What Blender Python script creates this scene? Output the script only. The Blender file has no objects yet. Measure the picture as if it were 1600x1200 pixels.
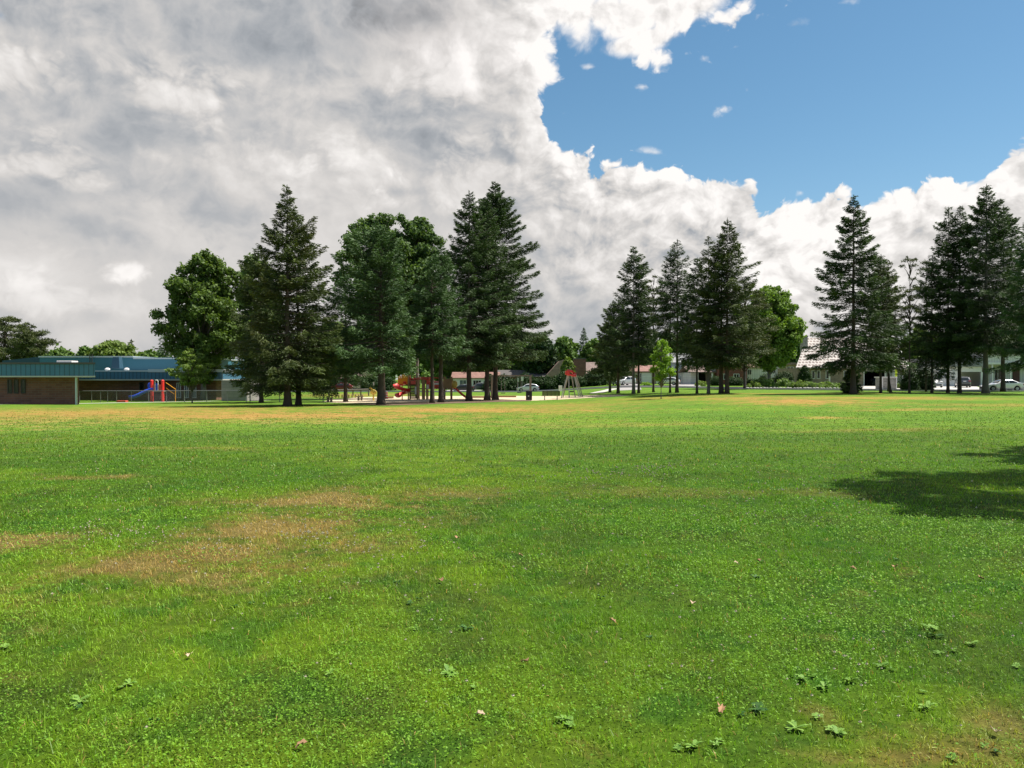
import bpy, bmesh, math, random
import numpy as np
from mathutils import Vector, Matrix, noise as mnoise

# ------------------------------------------------------------------ camera, sky, sun, exposure
SC = bpy.context.scene
COL = SC.collection
EYE = 1.6
F = 1232.0            # focal length in pixels of the 1600 px wide photograph
HOR = 591.0           # row of the horizon
cam_d = bpy.data.cameras.new('camera')
cam = bpy.data.objects.new('camera', cam_d)
COL.objects.link(cam)
cam.location = (0, 0, EYE)
cam_d.sensor_width = 36.0
cam_d.lens = 36.0 * F / 1600
cam.rotation_euler = (math.radians(90) - math.atan((600 - HOR) / F), 0, 0)
cam_d.clip_end = 3000
SC.camera = cam
SUN_EL, SUN_AZ = math.radians(61), math.radians(76)     # azimuth measured from +Y (view direction) towards +X
SC.view_settings.view_transform = 'Standard'
SC.view_settings.look = 'None'
SC.view_settings.exposure = 0.72
SC.view_settings.gamma = 1.0
SC.cycles.max_bounces = 5
SC.cycles.diffuse_bounces = 2
SC.cycles.glossy_bounces = 2
SC.cycles.transparent_max_bounces = 6
SC.cycles.use_denoising = True


class NB:
    """small node-graph writer"""
    def __init__(self, tree):
        self.t = tree
        self.n = tree.nodes
        self.l = tree.links

    def put(self, sock, v):
        if isinstance(v, bpy.types.NodeSocket):
            self.l.new(v, sock)
        elif v is not None:
            try:
                sock.default_value = v
            except Exception:
                sock.default_value = (*v, 1.0)

    def node(self, kind, ins=None, **props):
        nd = self.n.new(kind)
        for k, v in props.items():
            setattr(nd, k, v)
        for k, v in (ins or {}).items():
            self.put(nd.inputs[k], v)
        return nd

    def m(self, op, a, b=None, c=None, clamp=False):
        nd = self.n.new('ShaderNodeMath')
        nd.operation = op
        nd.use_clamp = clamp
        for i, v in enumerate((a, b, c)):
            self.put(nd.inputs[i], v)
        return nd.outputs[0]

    def v(self, op, a, b=None, scale=None):
        nd = self.n.new('ShaderNodeVectorMath')
        nd.operation = op
        self.put(nd.inputs[0], a)
        if b is not None:
            self.put(nd.inputs[1], b)
        if scale is not None:
            self.put(nd.inputs['Scale'], scale)
        return nd.outputs['Value'] if op in ('LENGTH', 'DISTANCE', 'DOT_PRODUCT') else nd.outputs[0]

    def ramp(self, x, a, b, lo=0.0, hi=1.0, kind='SMOOTHSTEP'):
        nd = self.n.new('ShaderNodeMapRange')
        nd.interpolation_type = kind
        nd.clamp = True if kind == 'LINEAR' else nd.clamp
        for i, v in enumerate((x, a, b, lo, hi)):
            self.put(nd.inputs[i], v)
        return nd.outputs[0]

    def mix(self, f, a, b, blend='MIX'):
        nd = self.n.new('ShaderNodeMix')
        nd.data_type = 'RGBA'
        nd.blend_type = blend
        self.put(nd.inputs[0], f)
        self.put(nd.inputs[6], a if isinstance(a, bpy.types.NodeSocket) else (*a, 1.0))
        self.put(nd.inputs[7], b if isinstance(b, bpy.types.NodeSocket) else (*b, 1.0))
        return nd.outputs[2]

    def noise(self, vec, scale, detail=4, rough=0.5, dist=0.0, kind='FBM', lac=2.0, dims='3D', out=0):
        nd = self.n.new('ShaderNodeTexNoise')
        nd.noise_dimensions = dims
        nd.noise_type = kind
        if vec is not None:
            self.put(nd.inputs['Vector'], vec)
        for k, x in (('Scale', scale), ('Detail', detail), ('Roughness', rough), ('Distortion', dist), ('Lacunarity', lac)):
            self.put(nd.inputs[k], x)
        return nd.outputs[out]

    def voro(self, vec, scale, detail=0, rough=0.5, feature='F1', smooth=0.4, dims='3D'):
        nd = self.n.new('ShaderNodeTexVoronoi')
        nd.voronoi_dimensions = dims
        nd.feature = feature
        nd.normalize = False
        self.put(nd.inputs['Vector'], vec)
        self.put(nd.inputs['Scale'], scale)
        self.put(nd.inputs['Detail'], detail)
        self.put(nd.inputs['Roughness'], rough)
        if feature == 'SMOOTH_F1':
            self.put(nd.inputs['Smoothness'], smooth)
        return nd.outputs['Distance']

    def curve(self, x, pts, lo, hi, ylo, yhi):
        """piecewise smooth function of x through pts; x in lo..hi, y in ylo..yhi"""
        nd = self.n.new('ShaderNodeFloatCurve')
        c = nd.mapping.curves[0]
        nd.mapping.extend = 'HORIZONTAL'
        pp = [((a - lo) / (hi - lo), (b - ylo) / (yhi - ylo)) for a, b in pts]
        c.points[0].location = pp[0]
        c.points[1].location = pp[-1]
        for p in pp[1:-1]:
            c.points.new(*p)
        nd.mapping.update()
        xn = self.m('DIVIDE', self.m('SUBTRACT', x, lo), hi - lo, clamp=True)
        self.put(nd.inputs['Value'], xn)
        return self.m('MULTIPLY_ADD', nd.outputs[0], yhi - ylo, ylo)


# --- world: Nishita sky with a bank of cumulus drawn by noise over compass direction and height
world = bpy.data.worlds.new('World')
SC.world = world
world.use_nodes = True
wt = world.node_tree
wt.nodes.clear()
W = NB(wt)
out = W.node('ShaderNodeOutputWorld')
bg = W.node('ShaderNodeBackground', {'Strength': 0.068})
W.l.new(bg.outputs[0], out.inputs[0])
sky = W.node('ShaderNodeTexSky', sky_type='NISHITA', sun_disc=False, sun_elevation=SUN_EL, sun_rotation=SUN_AZ,
             altitude=100.0, air_density=1.0, dust_density=0.4, ozone_density=1.6)
dirn = W.node('ShaderNodeTexCoord').outputs['Generated']
sep = W.node('ShaderNodeSeparateXYZ', {0: dirn})
X_, Y_, Z_ = sep.outputs
# bearing and height of a sky point, both in degrees
AZ = W.m('MULTIPLY', W.m('ARCTAN2', X_, Y_), 57.2958)
EL = W.m('MULTIPLY', W.m('ARCSINE', Z_), 57.2958)


def azel(px, py):
    x, z = (px - 800) / F, (HOR - py) / F
    return math.degrees(math.atan(x)), math.degrees(math.atan2(z, math.hypot(1, x)))


P = W.node('ShaderNodeCombineXYZ', {0: AZ, 1: W.m('MULTIPLY', EL, 1.25), 2: 0.0}).outputs[0]


def cloud_noise(Pv, det=8):
    warp = W.noise(Pv, 0.16, 4, 0.55, dims='2D', out=1)
    pw = W.v('ADD', Pv, W.v('SCALE', W.v('SUBTRACT', warp, (0.5, 0.5, 0.5)), scale=3.4))
    big = W.m('SUBTRACT', W.noise(pw, 0.11, det, 0.57, dims='2D'), 0.5)
    puff = W.m('SUBTRACT', 0.45, W.voro(pw, 0.30, 4, 0.55, feature='F1', dims='2D'))
    return W.m('ADD', W.m('MULTIPLY', big, 1.5), W.m('MULTIPLY', puff, 0.62)), big, puff


n0, big0, puff0 = cloud_noise(P)
n1, _, _ = cloud_noise(W.v('ADD', P, (0.55, 0.8, 0.0)), 7)       # one step towards the sun
relief = W.m('SUBTRACT', n0, n1)

low_px = [(800, -300), (850, 150), (868, 182), (900, 200), (960, 215), (1010, 245), (1060, 262), (1120, 280), (1175, 292),
          (1190, 320), (1235, 314), (1262, 296), (1330, 292), (1345, 314), (1380, 300), (1440, 264), (1500, 258), (1555, 246),
          (1568, 205), (1600, 190), (1700, 175)]
high_px = [(800, 400), (846, 190), (862, 165), (878, 140), (900, 118), (930, 100), (965, 105), (1000, 128), (1045, 128),
           (1080, 112), (1110, 88), (1150, 55), (1185, 5), (1230, -60), (1300, -120)]
lo_pts = [azel(*p) for p in low_px]
hi_pts = [azel(*p) for p in high_px]
lo_pts = [(a, min(e, 30)) for a, e in lo_pts]
LOW = W.curve(AZ, lo_pts, lo_pts[0][0], lo_pts[-1][0], 0.0, 36.0)
HIGH = W.curve(AZ, hi_pts, hi_pts[0][0], hi_pts[-1][0], 0.0, 36.0)
below = W.m('SUBTRACT', LOW, EL)             # degrees below the top of the bank
above = W.m('SUBTRACT', EL, HIGH)            # degrees above the rim of the deck overhead
ln = W.m('ADD', below, W.m('MULTIPLY', n0, 4.0))
hn = W.m('ADD', above, W.m('MULTIPLY', n0, 8.0))
cov = W.m('MAXIMUM', W.ramp(ln, -0.25, 0.35), W.ramp(hn, -0.9, 1.4))


def blob(px, py, rx, ry, rot=0.0, warp=0.35, inner=0.0):
    a, e = azel(px, py)
    k = math.degrees(1 / F)
    mp = W.node('ShaderNodeMapping', {0: P, 1: (a, e * 1.25, 0), 2: (0, 0, math.radians(rot)),
                                      3: (rx * k, ry * k * 1.25, 1)}, vector_type='TEXTURE')
    r = W.v('LENGTH', mp.outputs[0])
    r = W.m('SUBTRACT', r, W.m('MULTIPLY', n0, warp * 2))
    return W.ramp(r, 1.0, inner)


# small loose scraps of cloud in the blue, and one gap in the deck top left
for px, py, rx, ry, rot, k in ((1003, 138, 22, 14, 0, .8), (1128, 172, 24, 17, 30, .85), (1173, 166, 11, 10, 0, .8), (1166, 142, 9, 8, 0, .45),
                               (1202, 152, 10, 9, 0, .4), (1146, 76, 30, 8, 8, .6), (1103, 133, 14, 8, 0, .35), (920, 106, 34, 9, -10, .6),
                               (1018, 238, 40, 9, -14, .55), (880, 178, 44, 16, 0, .6), (1098, 93, 14, 9, 0, .6), (1250, 302, 10, 9, 0, .8),
                               (1322, 4, 22, 8, 0, .5), (905, 188, 20, 12, 0, .7), (1240, 40, 18, 7, 0, .2)):
    cov = W.m('MAXIMUM', cov, W.m('MULTIPLY', blob(px, py, rx, ry, rot, 0.9), k))
for px, py, rx, ry in ((905, 20, 80, 66), (940, 22, 70, 44), (985, 28, 90, 50), (1075, 8, 90, 38), (1000, 66, 90, 26)):
    cov = W.m('MAXIMUM', cov, blob(px, py, rx, ry, 12, 0.25, 0.6))
gap = blob(4, 26, 40, 26, 0, 0.5)
cov = W.m('MULTIPLY', cov, W.m('SUBTRACT', 1.0, W.m('MULTIPLY', gap, 0.9)))
# unseen sky behind and beside the camera: near-overcast cloud added for ambient fill
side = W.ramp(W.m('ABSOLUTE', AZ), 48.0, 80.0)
fill_cloud = W.ramp(n0, -0.25, 0.15)
cov = W.m('ADD', W.m('MULTIPLY', cov, W.m('SUBTRACT', 1.0, side)), W.m('MULTIPLY', W.m('MULTIPLY', fill_cloud, side), 0.95))

# brightness of the cloud: lit heads near the top of the bank, grey undersides, relief by the sun
b = W.ramp(below, 16.0, 1.0, 0.47, 0.80, 'LINEAR')
leftw = W.ramp(AZ, 4.0, -6.0)
b = W.m('ADD', W.m('MULTIPLY', b, W.m('SUBTRACT', 1.0, leftw)), W.m('MULTIPLY', leftw, 0.535))
b = W.m('ADD', b, W.m('MULTIPLY', W.ramp(hn, 5.0, 0.0), W.m('MULTIPLY', W.ramp(EL, 12.0, 18.0), 0.16)))
b = W.m('ADD', b, W.m('MULTIPLY', big0, W.m('MULTIPLY_ADD', leftw, -0.16, 0.4)))
soft = W.m('SUBTRACT', W.noise(W.v('MULTIPLY', P, (0.55, 1.0, 1.0)), 0.075, 3, 0.45, dist=0.6, dims='2D'), 0.5)
b = W.m('ADD', b, W.m('MULTIPLY', soft, 0.6))
crisp = W.m('MULTIPLY', W.ramp(below, 15.0, 1.0, 0.22, 0.62), W.m('SUBTRACT', 1.0, leftw))
crisp = W.m('ADD', crisp, W.m('MULTIPLY', leftw, W.ramp(EL, 7.0, 17.0, 0.06, 0.21)))
b = W.m('ADD', b, W.m('MULTIPLY', relief, crisp))
for px, py, rx, ry, rot, k in (
        (70, 262, 150, 52, -14, .20), (200, 424, 62, 24, 4, .30), (60, 470, 120, 60, 0, .08), (300, 150, 130, 70, 0, .16), (30, 110, 90, 50, 0, .16),
        (430, 260, 150, 60, -10, .12), (560, 250, 150, 70, 0, .14), (750, 300, 190, 110, 0, .20), (250, 245, 60, 22, -20, .14),
        (700, 110, 160, 80, 20, .16), (900, 270, 150, 60, -20, .18), (1240, 460, 16, 16, 0, .25), (100, 395, 60, 40, 0, .06),
        (640, 20, 190, 60, 0, -.26), (560, 95, 90, 40, 0, -.10), (130, 345, 250, 62, -16, -.15), (350, 335, 150, 85, -20, -.17), (420, 60, 260, 80, 0, -.10), (180, 190, 160, 60, 0, -.07),
        (855, 258, 46, 26, 10, -.22), (655, 230, 46, 50, 0, -.12), (860, 190, 60, 16, 0, -.10), (930, 480, 150, 120, 0, -.08),
        (620, 300, 240, 20, 0, -.10), (1230, 400, 90, 60, 0, .10), (1060, 350, 90, 40, 0, .08), (1450, 340, 160, 60, 0, .08),
        (200, 470, 300, 40, 0, .05)):
    b = W.m('ADD', b, W.m('MULTIPLY', blob(px, py, rx, ry, rot, 0.55, 0.15), k))
b = W.m('MINIMUM', W.m('MAXIMUM', b, 0.20), 0.90)
b = W.m('ADD', W.m('MULTIPLY', b, W.m('SUBTRACT', 1.0, side)), W.m('MULTIPLY', side, 0.95))  # unseen side cloud set bright to lift the ambient light
warm = W.ramp(b, 0.30, 0.62)
ccol = W.mix(warm, (0.90, 0.965, 1.05), (1.02, 0.985, 0.955))
brownish = blob(680, 60, 260, 130, 0, .3)
ccol = W.mix(W.m('MULTIPLY', brownish, 0.6), ccol, (1.02, 0.97, 0.95))
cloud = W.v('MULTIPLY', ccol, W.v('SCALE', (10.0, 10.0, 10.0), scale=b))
# clear part: the blue of the photograph, from the sky model, deepened a little
hsv = W.node('ShaderNodeHueSaturation', {'Hue': 0.487, 'Saturation': 1.17, 'Value': 1.07, 'Color': sky.outputs[0]})
tinted = W.v('MULTIPLY', hsv.outputs[0], (1.0, 1.0, 1.0))
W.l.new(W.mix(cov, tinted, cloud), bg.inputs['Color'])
world.cycles.sampling_method = 'MANUAL'
world.cycles.sample_map_resolution = 512

sun_d = bpy.data.lights.new('sun', 'SUN')
sun_d.energy = 5.0
sun_d.angle = math.radians(0.5)
sun_d.color = (1.0, 0.955, 0.87)
sun = bpy.data.objects.new('sun', sun_d)
COL.objects.link(sun)
sdir = Vector((math.sin(SUN_AZ) * math.cos(SUN_EL), math.cos(SUN_AZ) * math.cos(SUN_EL), math.sin(SUN_EL)))
sun.rotation_euler = sdir.to_track_quat('Z', 'Y').to_euler()
sun.location = (30, 20, 60)

# ------------------------------------------------------------------ helpers
def smooth(a, b, x):
    t = np.clip((np.asarray(x, float) - a) / (b - a), 0, 1)
    return t * t * (3 - 2 * t)


def terrain(x, y):
    """the field falls gently away to the left and rises a little towards the houses on the right"""
    x = np.asarray(x, float)
    y = np.asarray(y, float)
    w = 1 - smooth(0, 25, x)
    ye = 105 - np.logaddexp(0, (105 - y) / 8.0) * 8.0
    ye = np.where(y < 60, y, ye)
    z = -0.010 * np.clip(ye, -50, 105) * w
    z = z + 0.006 * np.clip(y - 105, 0, 60) * (1 - w)
    z = z + 0.018 * np.sin(x * 0.21 + 1.3) * np.sin(y * 0.17 + 0.4) + 0.012 * np.sin(x * 0.47 + y * 0.33)
    return z


def tz(x, y):
    return float(terrain(x, y))


def G(px, py):
    """the ground point seen at this place in the photograph"""
    lo, hi = 2.0, 400.0
    for _ in range(50):
        d = (lo + hi) / 2
        x = (px - 800) / F * d
        row = HOR + F * (EYE - tz(x, d)) / d
        if row > py:
            lo = d
        else:
            hi = d
    x = (px - 800) / F * d
    return Vector((x, d, tz(x, d)))


def PX(px, d):
    return (px - 800) / F * d


def PZ(py, d):
    return EYE - (py - HOR) / F * d


def at(px, d):
    x = PX(px, d)
    return Vector((x, d, tz(x, d)))


class MB:
    """collects shapes into one mesh"""
    def __init__(self):
        self.v, self.f, self.mi, self.sm = [], [], [], []
        self.cur, self.smooth = 0, False

    def add(self, vs, fs):
        o = len(self.v)
        self.v += [tuple(p) for p in vs]
        for f in fs:
            self.f.append([o + i for i in f])
            self.mi.append(self.cur)
            self.sm.append(self.smooth)

    def box(self, c, s, rz=0.0, taper=1.0):
        cx, cy, cz = c
        hx, hy, hz = s[0] / 2, s[1] / 2, s[2] / 2
        ca, sa = math.cos(rz), math.sin(rz)
        vs = []
        for k in (-1, 1):
            t = taper if k > 0 else 1.0
            for i, j in ((-1, -1), (1, -1), (1, 1), (-1, 1)):
                x, y = i * hx * t, j * hy * t
                vs.append((cx + x * ca - y * sa, cy + x * sa + y * ca, cz + k * hz))
        self.add(vs, [(3, 2, 1, 0), (4, 5, 6, 7), (0, 1, 5, 4), (1, 2, 6, 5), (2, 3, 7, 6), (3, 0, 4, 7)])
        return self

    def b2(self, x0, x1, y0, y1, z0, z1):
        return self.box(((x0 + x1) / 2, (y0 + y1) / 2, (z0 + z1) / 2), (abs(x1 - x0), abs(y1 - y0), abs(z1 - z0)))

    def tube(self, pts, rad, n=8, cap=True):
        pts = [Vector(p) for p in pts]
        if not isinstance(rad, (list, tuple)):
            rad = [rad] * len(pts)
        vs = []
        for i, p in enumerate(pts):
            a = pts[max(i - 1, 0)]
            b = pts[min(i + 1, len(pts) - 1)]
            d = (b - a).normalized()
            u = d.cross(Vector((0, 0, 1)) if abs(d.z) < 0.9 else Vector((1, 0, 0))).normalized()
            w = d.cross(u)
            for k in range(n):
                t = 2 * math.pi * k / n
                vs.append(p + (u * math.cos(t) + w * math.sin(t)) * rad[i])
        fs = []
        for i in range(len(pts) - 1):
            for k in range(n):
                k2 = (k + 1) % n
                fs.append((i * n + k, i * n + k2, (i + 1) * n + k2, (i + 1) * n + k))
        if cap:
            fs.append(tuple(range(n - 1, -1, -1)))
            fs.append(tuple(range((len(pts) - 1) * n, len(pts) * n)))
        self.add(vs, fs)
        return self

    def prism(self, poly, axis, a, b):
        """polygon of 2-D points swept along an axis from a to b; axis 'x' takes (y,z), 'y' takes (x,z), 'z' takes (x,y)"""
        n = len(poly)
        def mk(p, t):
            return {'x': (t, p[0], p[1]), 'y': (p[0], t, p[1]), 'z': (p[0], p[1], t)}[axis]
        vs = [mk(p, a) for p in poly] + [mk(p, b) for p in poly]
        fs = [tuple(range(n)), tuple(range(2 * n - 1, n - 1, -1))]
        for i in range(n):
            j = (i + 1) % n
            fs.append((i, i + n, j + n, j))
        self.add(vs, fs)
        return self

    def grid(self, rows, closed=False):
        n = len(rows[0])
        vs = [p for r in rows for p in r]
        fs = []
        for i in range(len(rows) - 1):
            for k in range(n if closed else n - 1):
                k2 = (k + 1) % n
                fs.append((i * n + k, i * n + k2, (i + 1) * n + k2, (i + 1) * n + k))
        self.add(vs, fs)
        return self

    def ball(self, c, r, nu=10, nv=7, s=(1, 1, 1)):
        rows = []
        for j in range(nv + 1):
            t = math.pi * j / nv
            rows.append([(c[0] + r * s[0] * math.sin(t) * math.cos(2 * math.pi * k / nu), c[1] + r * s[1] * math.sin(t) * math.sin(2 * math.pi * k / nu),
                          c[2] - r * s[2] * math.cos(t)) for k in range(nu)])
        return self.grid(rows, True)

    def build(self, name, mats, parent=None, world=False, bevel=0.0, solid=0.0):
        me = bpy.data.meshes.new(name)
        off = Vector(parent.location) if (world and parent is not None) else Vector((0, 0, 0))
        me.from_pydata([(p[0] - off.x, p[1] - off.y, p[2] - off.z) for p in self.v], [], self.f)
        for m in (mats if isinstance(mats, (list, tuple)) else [mats]):
            me.materials.append(m)
        me.polygons.foreach_set('material_index', self.mi)
        me.polygons.foreach_set('use_smooth', self.sm)
        bm = bmesh.new()
        bm.from_mesh(me)
        if solid == 0:
            bmesh.ops.recalc_face_normals(bm, faces=bm.faces)
        bm.to_mesh(me)
        bm.free()
        o = bpy.data.objects.new(name, me)
        COL.objects.link(o)
        if parent is not None:
            o.parent = parent
        if solid:
            md = o.modifiers.new('thick', 'SOLIDIFY')
            md.thickness = solid
            md.offset = 0
        if bevel:
            md = o.modifiers.new('bevel', 'BEVEL')
            md.width = bevel
            md.segments = 2
            md.limit_method = 'ANGLE'
            for p in me.polygons:
                p.use_smooth = False
        return o


def tag(o, label=None, cat=None, group=None, kind=None):
    if label:
        o['label'] = label
    if cat:
        o['category'] = cat
    if group:
        o['group'] = group
    if kind:
        o['kind'] = kind
    return o


def thing(name, label, cat, loc=(0, 0, 0), rz=0.0, group=None):
    o = bpy.data.objects.new(name, None)
    o.empty_display_size = 0.3
    COL.objects.link(o)
    o.location = loc
    o.rotation_euler = (0, 0, rz)
    return tag(o, label, cat, group)


def kids(o):
    return [c for c in COL.objects if c.parent == o]


def dup(root, loc, rz=0.0, scale=None, label=None, group=None):
    r = root.copy()
    COL.objects.link(r)
    r.location = loc
    r.rotation_euler = (0, 0, rz)
    if scale is not None:
        r.scale = (scale,) * 3 if isinstance(scale, (int, float)) else scale
    if label:
        r['label'] = label
    if group:
        r['group'] = group
    for c in kids(root):
        d = c.copy()
        COL.objects.link(d)
        d.parent = r
        for g in kids(c):
            e = g.copy()
            COL.objects.link(e)
            e.parent = d
    return r


def material(name):
    m = bpy.data.materials.new(name)
    m.use_nodes = True
    t = m.node_tree
    t.nodes.clear()
    nb = NB(t)
    o = nb.node('ShaderNodeOutputMaterial')
    return m, nb, o


def plain(name, col, rough=0.6, var=0.12, scale=3.0, bump=0.0, bscale=40.0, metal=0.0, coat=0.0, spec=0.4, trans=0.0):
    """paint, wood, plastic and the like: mottled colour with a little wear"""
    m, nb, o = material(name)
    co = nb.node('ShaderNodeTexCoord').outputs['Object']
    n = nb.noise(co, scale, 6, 0.6)
    n2 = nb.noise(co, scale * 7, 4, 0.6)
    k = nb.m('MULTIPLY_ADD', nb.m('SUBTRACT', nb.m('ADD', nb.m('MULTIPLY', n, 0.65), nb.m('MULTIPLY', n2, 0.35)), 0.5), var * 4, 1.0)
    c = nb.v('SCALE', tuple(col), scale=k)
    p = nb.node('ShaderNodeBsdfPrincipled', {'Base Color': c, 'Roughness': nb.m('MULTIPLY_ADD', n2, 0.2, rough - 0.1), 'Metallic': metal,
                                             'Specular IOR Level': spec, 'Coat Weight': coat, 'Coat Roughness': 0.08})
    if bump:
        nz = nb.noise(co, bscale, 5, 0.6)
        nb.put(p.inputs['Normal'], nb.node('ShaderNodeBump', {'Height': nz, 'Strength': bump, 'Distance': 0.03}).outputs[0])
    nb.l.new(p.outputs[0], o.inputs[0])
    return m


def bricks(name, c1, c2, mortar, bw=0.24, bh=0.085, vertical=False, msize=0.012, rough=0.85, bump=0.4):
    m, nb, o = material(name)
    co = nb.node('ShaderNodeTexCoord').outputs['Object']
    s = nb.node('ShaderNodeSeparateXYZ', {0: co}).outputs
    g = nb.node('ShaderNodeNewGeometry').outputs['Normal']
    gs = nb.node('ShaderNodeSeparateXYZ', {0: g}).outputs
    side = nb.m('GREATER_THAN', nb.m('ABSOLUTE', gs[0]), 0.7)
    u = nb.m('ADD', nb.m('MULTIPLY', s[0], nb.m('SUBTRACT', 1.0, side)), nb.m('MULTIPLY', s[1], side))
    vec = nb.node('ShaderNodeCombineXYZ', {0: u, 1: s[2], 2: 0.0}).outputs[0]
    bt = nb.node('ShaderNodeTexBrick', {'Vector': vec, 'Color1': (*c1, 1), 'Color2': (*c2, 1), 'Mortar': (*mortar, 1), 'Scale': 1.0,
                                        'Mortar Size': msize, 'Brick Width': bw, 'Row Height': bh, 'Bias': 0.0})
    n = nb.noise(co, 1.2, 5, 0.6)
    c = nb.v('SCALE', bt.outputs[0], scale=nb.m('MULTIPLY_ADD', n, 0.6, 0.7))
    p = nb.node('ShaderNodeBsdfPrincipled', {'Base Color': c, 'Roughness': rough})
    nb.put(p.inputs['Normal'], nb.node('ShaderNodeBump', {'Height': bt.outputs[1], 'Strength': bump, 'Distance': -0.01}).outputs[0])
    nb.l.new(p.outputs[0], o.inputs[0])
    return m


def glass(name, col=(0.02, 0.025, 0.03), rough=0.06):
    m, nb, o = material(name)
    co = nb.node('ShaderNodeTexCoord').outputs['Object']
    n = nb.noise(co, 0.8, 2, 0.5)
    p = nb.node('ShaderNodeBsdfPrincipled', {'Base Color': nb.v('SCALE', tuple(col), scale=nb.m('MULTIPLY_ADD', n, 1.2, 0.4)), 'Roughness': rough,
                                             'Specular IOR Level': 0.5})
    nb.put(p.inputs['Normal'], nb.node('ShaderNodeBump', {'Height': n, 'Strength': 0.05, 'Distance': 0.05}).outputs[0])
    nb.l.new(p.outputs[0], o.inputs[0])
    return m


def foliage(name, dark, light, trans=0.25, nscale=0.5, rough=0.6, tint=None):
    m, nb, o = material(name)
    r = nb.node('ShaderNodeAttribute', attribute_name='rnd').outputs['Fac']
    pos = nb.node('ShaderNodeNewGeometry').outputs['Position']
    n = nb.noise(pos, nscale, 4, 0.6)
    f = nb.m('ADD', nb.m('MULTIPLY', r, 0.6), nb.m('MULTIPLY', nb.ramp(n, 0.3, 0.7), 0.4))
    c = nb.mix(f, dark, light)
    if tint:
        n3 = nb.noise(pos, nscale * 0.7, 3, 0.6, dist=0.5)
        c = nb.mix(nb.ramp(n3, 0.5, 0.7, 0, 0.8), c, tint)
    d = nb.node('ShaderNodeBsdfPrincipled', {'Base Color': c, 'Roughness': rough, 'Specular IOR Level': 0.25})
    t = nb.node('ShaderNodeBsdfTranslucent', {'Color': nb.v('MULTIPLY', c, (1.25, 1.3, 0.55))})
    mx = nb.node('ShaderNodeMixShader', {0: trans, 1: d.outputs[0], 2: t.outputs[0]})
    nb.l.new(mx.outputs[0], o.inputs[0])
    return m


def ribbed(name, col, pitch=0.3, axis=0, depth=0.35, rough=0.45, metal=0.0, dark=0.45):
    """standing-seam or ribbed cladding"""
    m, nb, o = material(name)
    co = nb.node('ShaderNodeTexCoord').outputs['Object']
    s = nb.node('ShaderNodeSeparateXYZ', {0: co}).outputs
    w = nb.m('FRACT', nb.m('DIVIDE', s[axis], pitch))
    groove = nb.m('LESS_THAN', w, 0.22)
    n = nb.noise(co, 0.7, 4, 0.6)
    c = nb.v('SCALE', tuple(col), scale=nb.m('MULTIPLY', nb.m('MULTIPLY_ADD', n, 0.5, 0.75), nb.m('SUBTRACT', 1.0, nb.m('MULTIPLY', groove, dark))))
    p = nb.node('ShaderNodeBsdfPrincipled', {'Base Color': c, 'Roughness': rough, 'Metallic': metal})
    nb.put(p.inputs['Normal'], nb.node('ShaderNodeBump', {'Height': nb.m('SUBTRACT', 1.0, groove), 'Strength': depth, 'Distance': 0.03}).outputs[0])
    nb.l.new(p.outputs[0], o.inputs[0])
    return m


M = {}
M['bark'] = plain('spruce_bark', (0.075, 0.055, 0.042), 0.9, 0.2, 4, 0.8, 14)
M['bark_grey'] = plain('grey_bark', (0.16, 0.14, 0.12), 0.9, 0.2, 4, 0.8, 14)
M['spruce'] = foliage('spruce_needles', (0.017, 0.037, 0.011), (0.098, 0.158, 0.044), 0.10, 0.5)
M['spruce_blue'] = foliage('blue_green_needles', (0.018, 0.048, 0.014), (0.115, 0.200, 0.060), 0.10, 0.5)
M['spruce_olive'] = foliage('olive_needles', (0.022, 0.040, 0.010), (0.125, 0.165, 0.042), 0.12, 0.4, tint=(0.075, 0.078, 0.026))
M['pine'] = foliage('pine_needles', (0.034, 0.050, 0.018), (0.130, 0.150, 0.050), 0.15, 0.4)
M['maple'] = foliage('maple_leaves', (0.028, 0.062, 0.012), (0.160, 0.240, 0.045), 0.30, 0.6)
M['poplar'] = foliage('poplar_leaves', (0.034, 0.075, 0.022), (0.155, 0.240, 0.070), 0.30, 0.6)
M['young'] = foliage('sapling_leaves', (0.12, 0.23, 0.02), (0.30, 0.46, 0.05), 0.35, 1.5)
M['light_tree'] = foliage('light_green_leaves', (0.090, 0.150, 0.030), (0.270, 0.360, 0.090), 0.30, 0.9)
M['far_tree'] = foliage('far_leaves', (0.042, 0.092, 0.018), (0.165, 0.260, 0.055), 0.25, 0.3)
M['far_light'] = foliage('far_light_leaves', (0.06, 0.105, 0.018), (0.19, 0.26, 0.05), 0.25, 0.3)
M['bright_maple'] = foliage('bright_maple_leaves', (0.055, 0.115, 0.016), (0.240, 0.360, 0.060), 0.32, 0.6)
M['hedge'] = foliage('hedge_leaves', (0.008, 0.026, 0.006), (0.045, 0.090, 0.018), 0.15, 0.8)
M['bed'] = foliage('garden_leaves', (0.06, 0.12, 0.03), (0.26, 0.36, 0.11), 0.3, 0.8)

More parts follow.
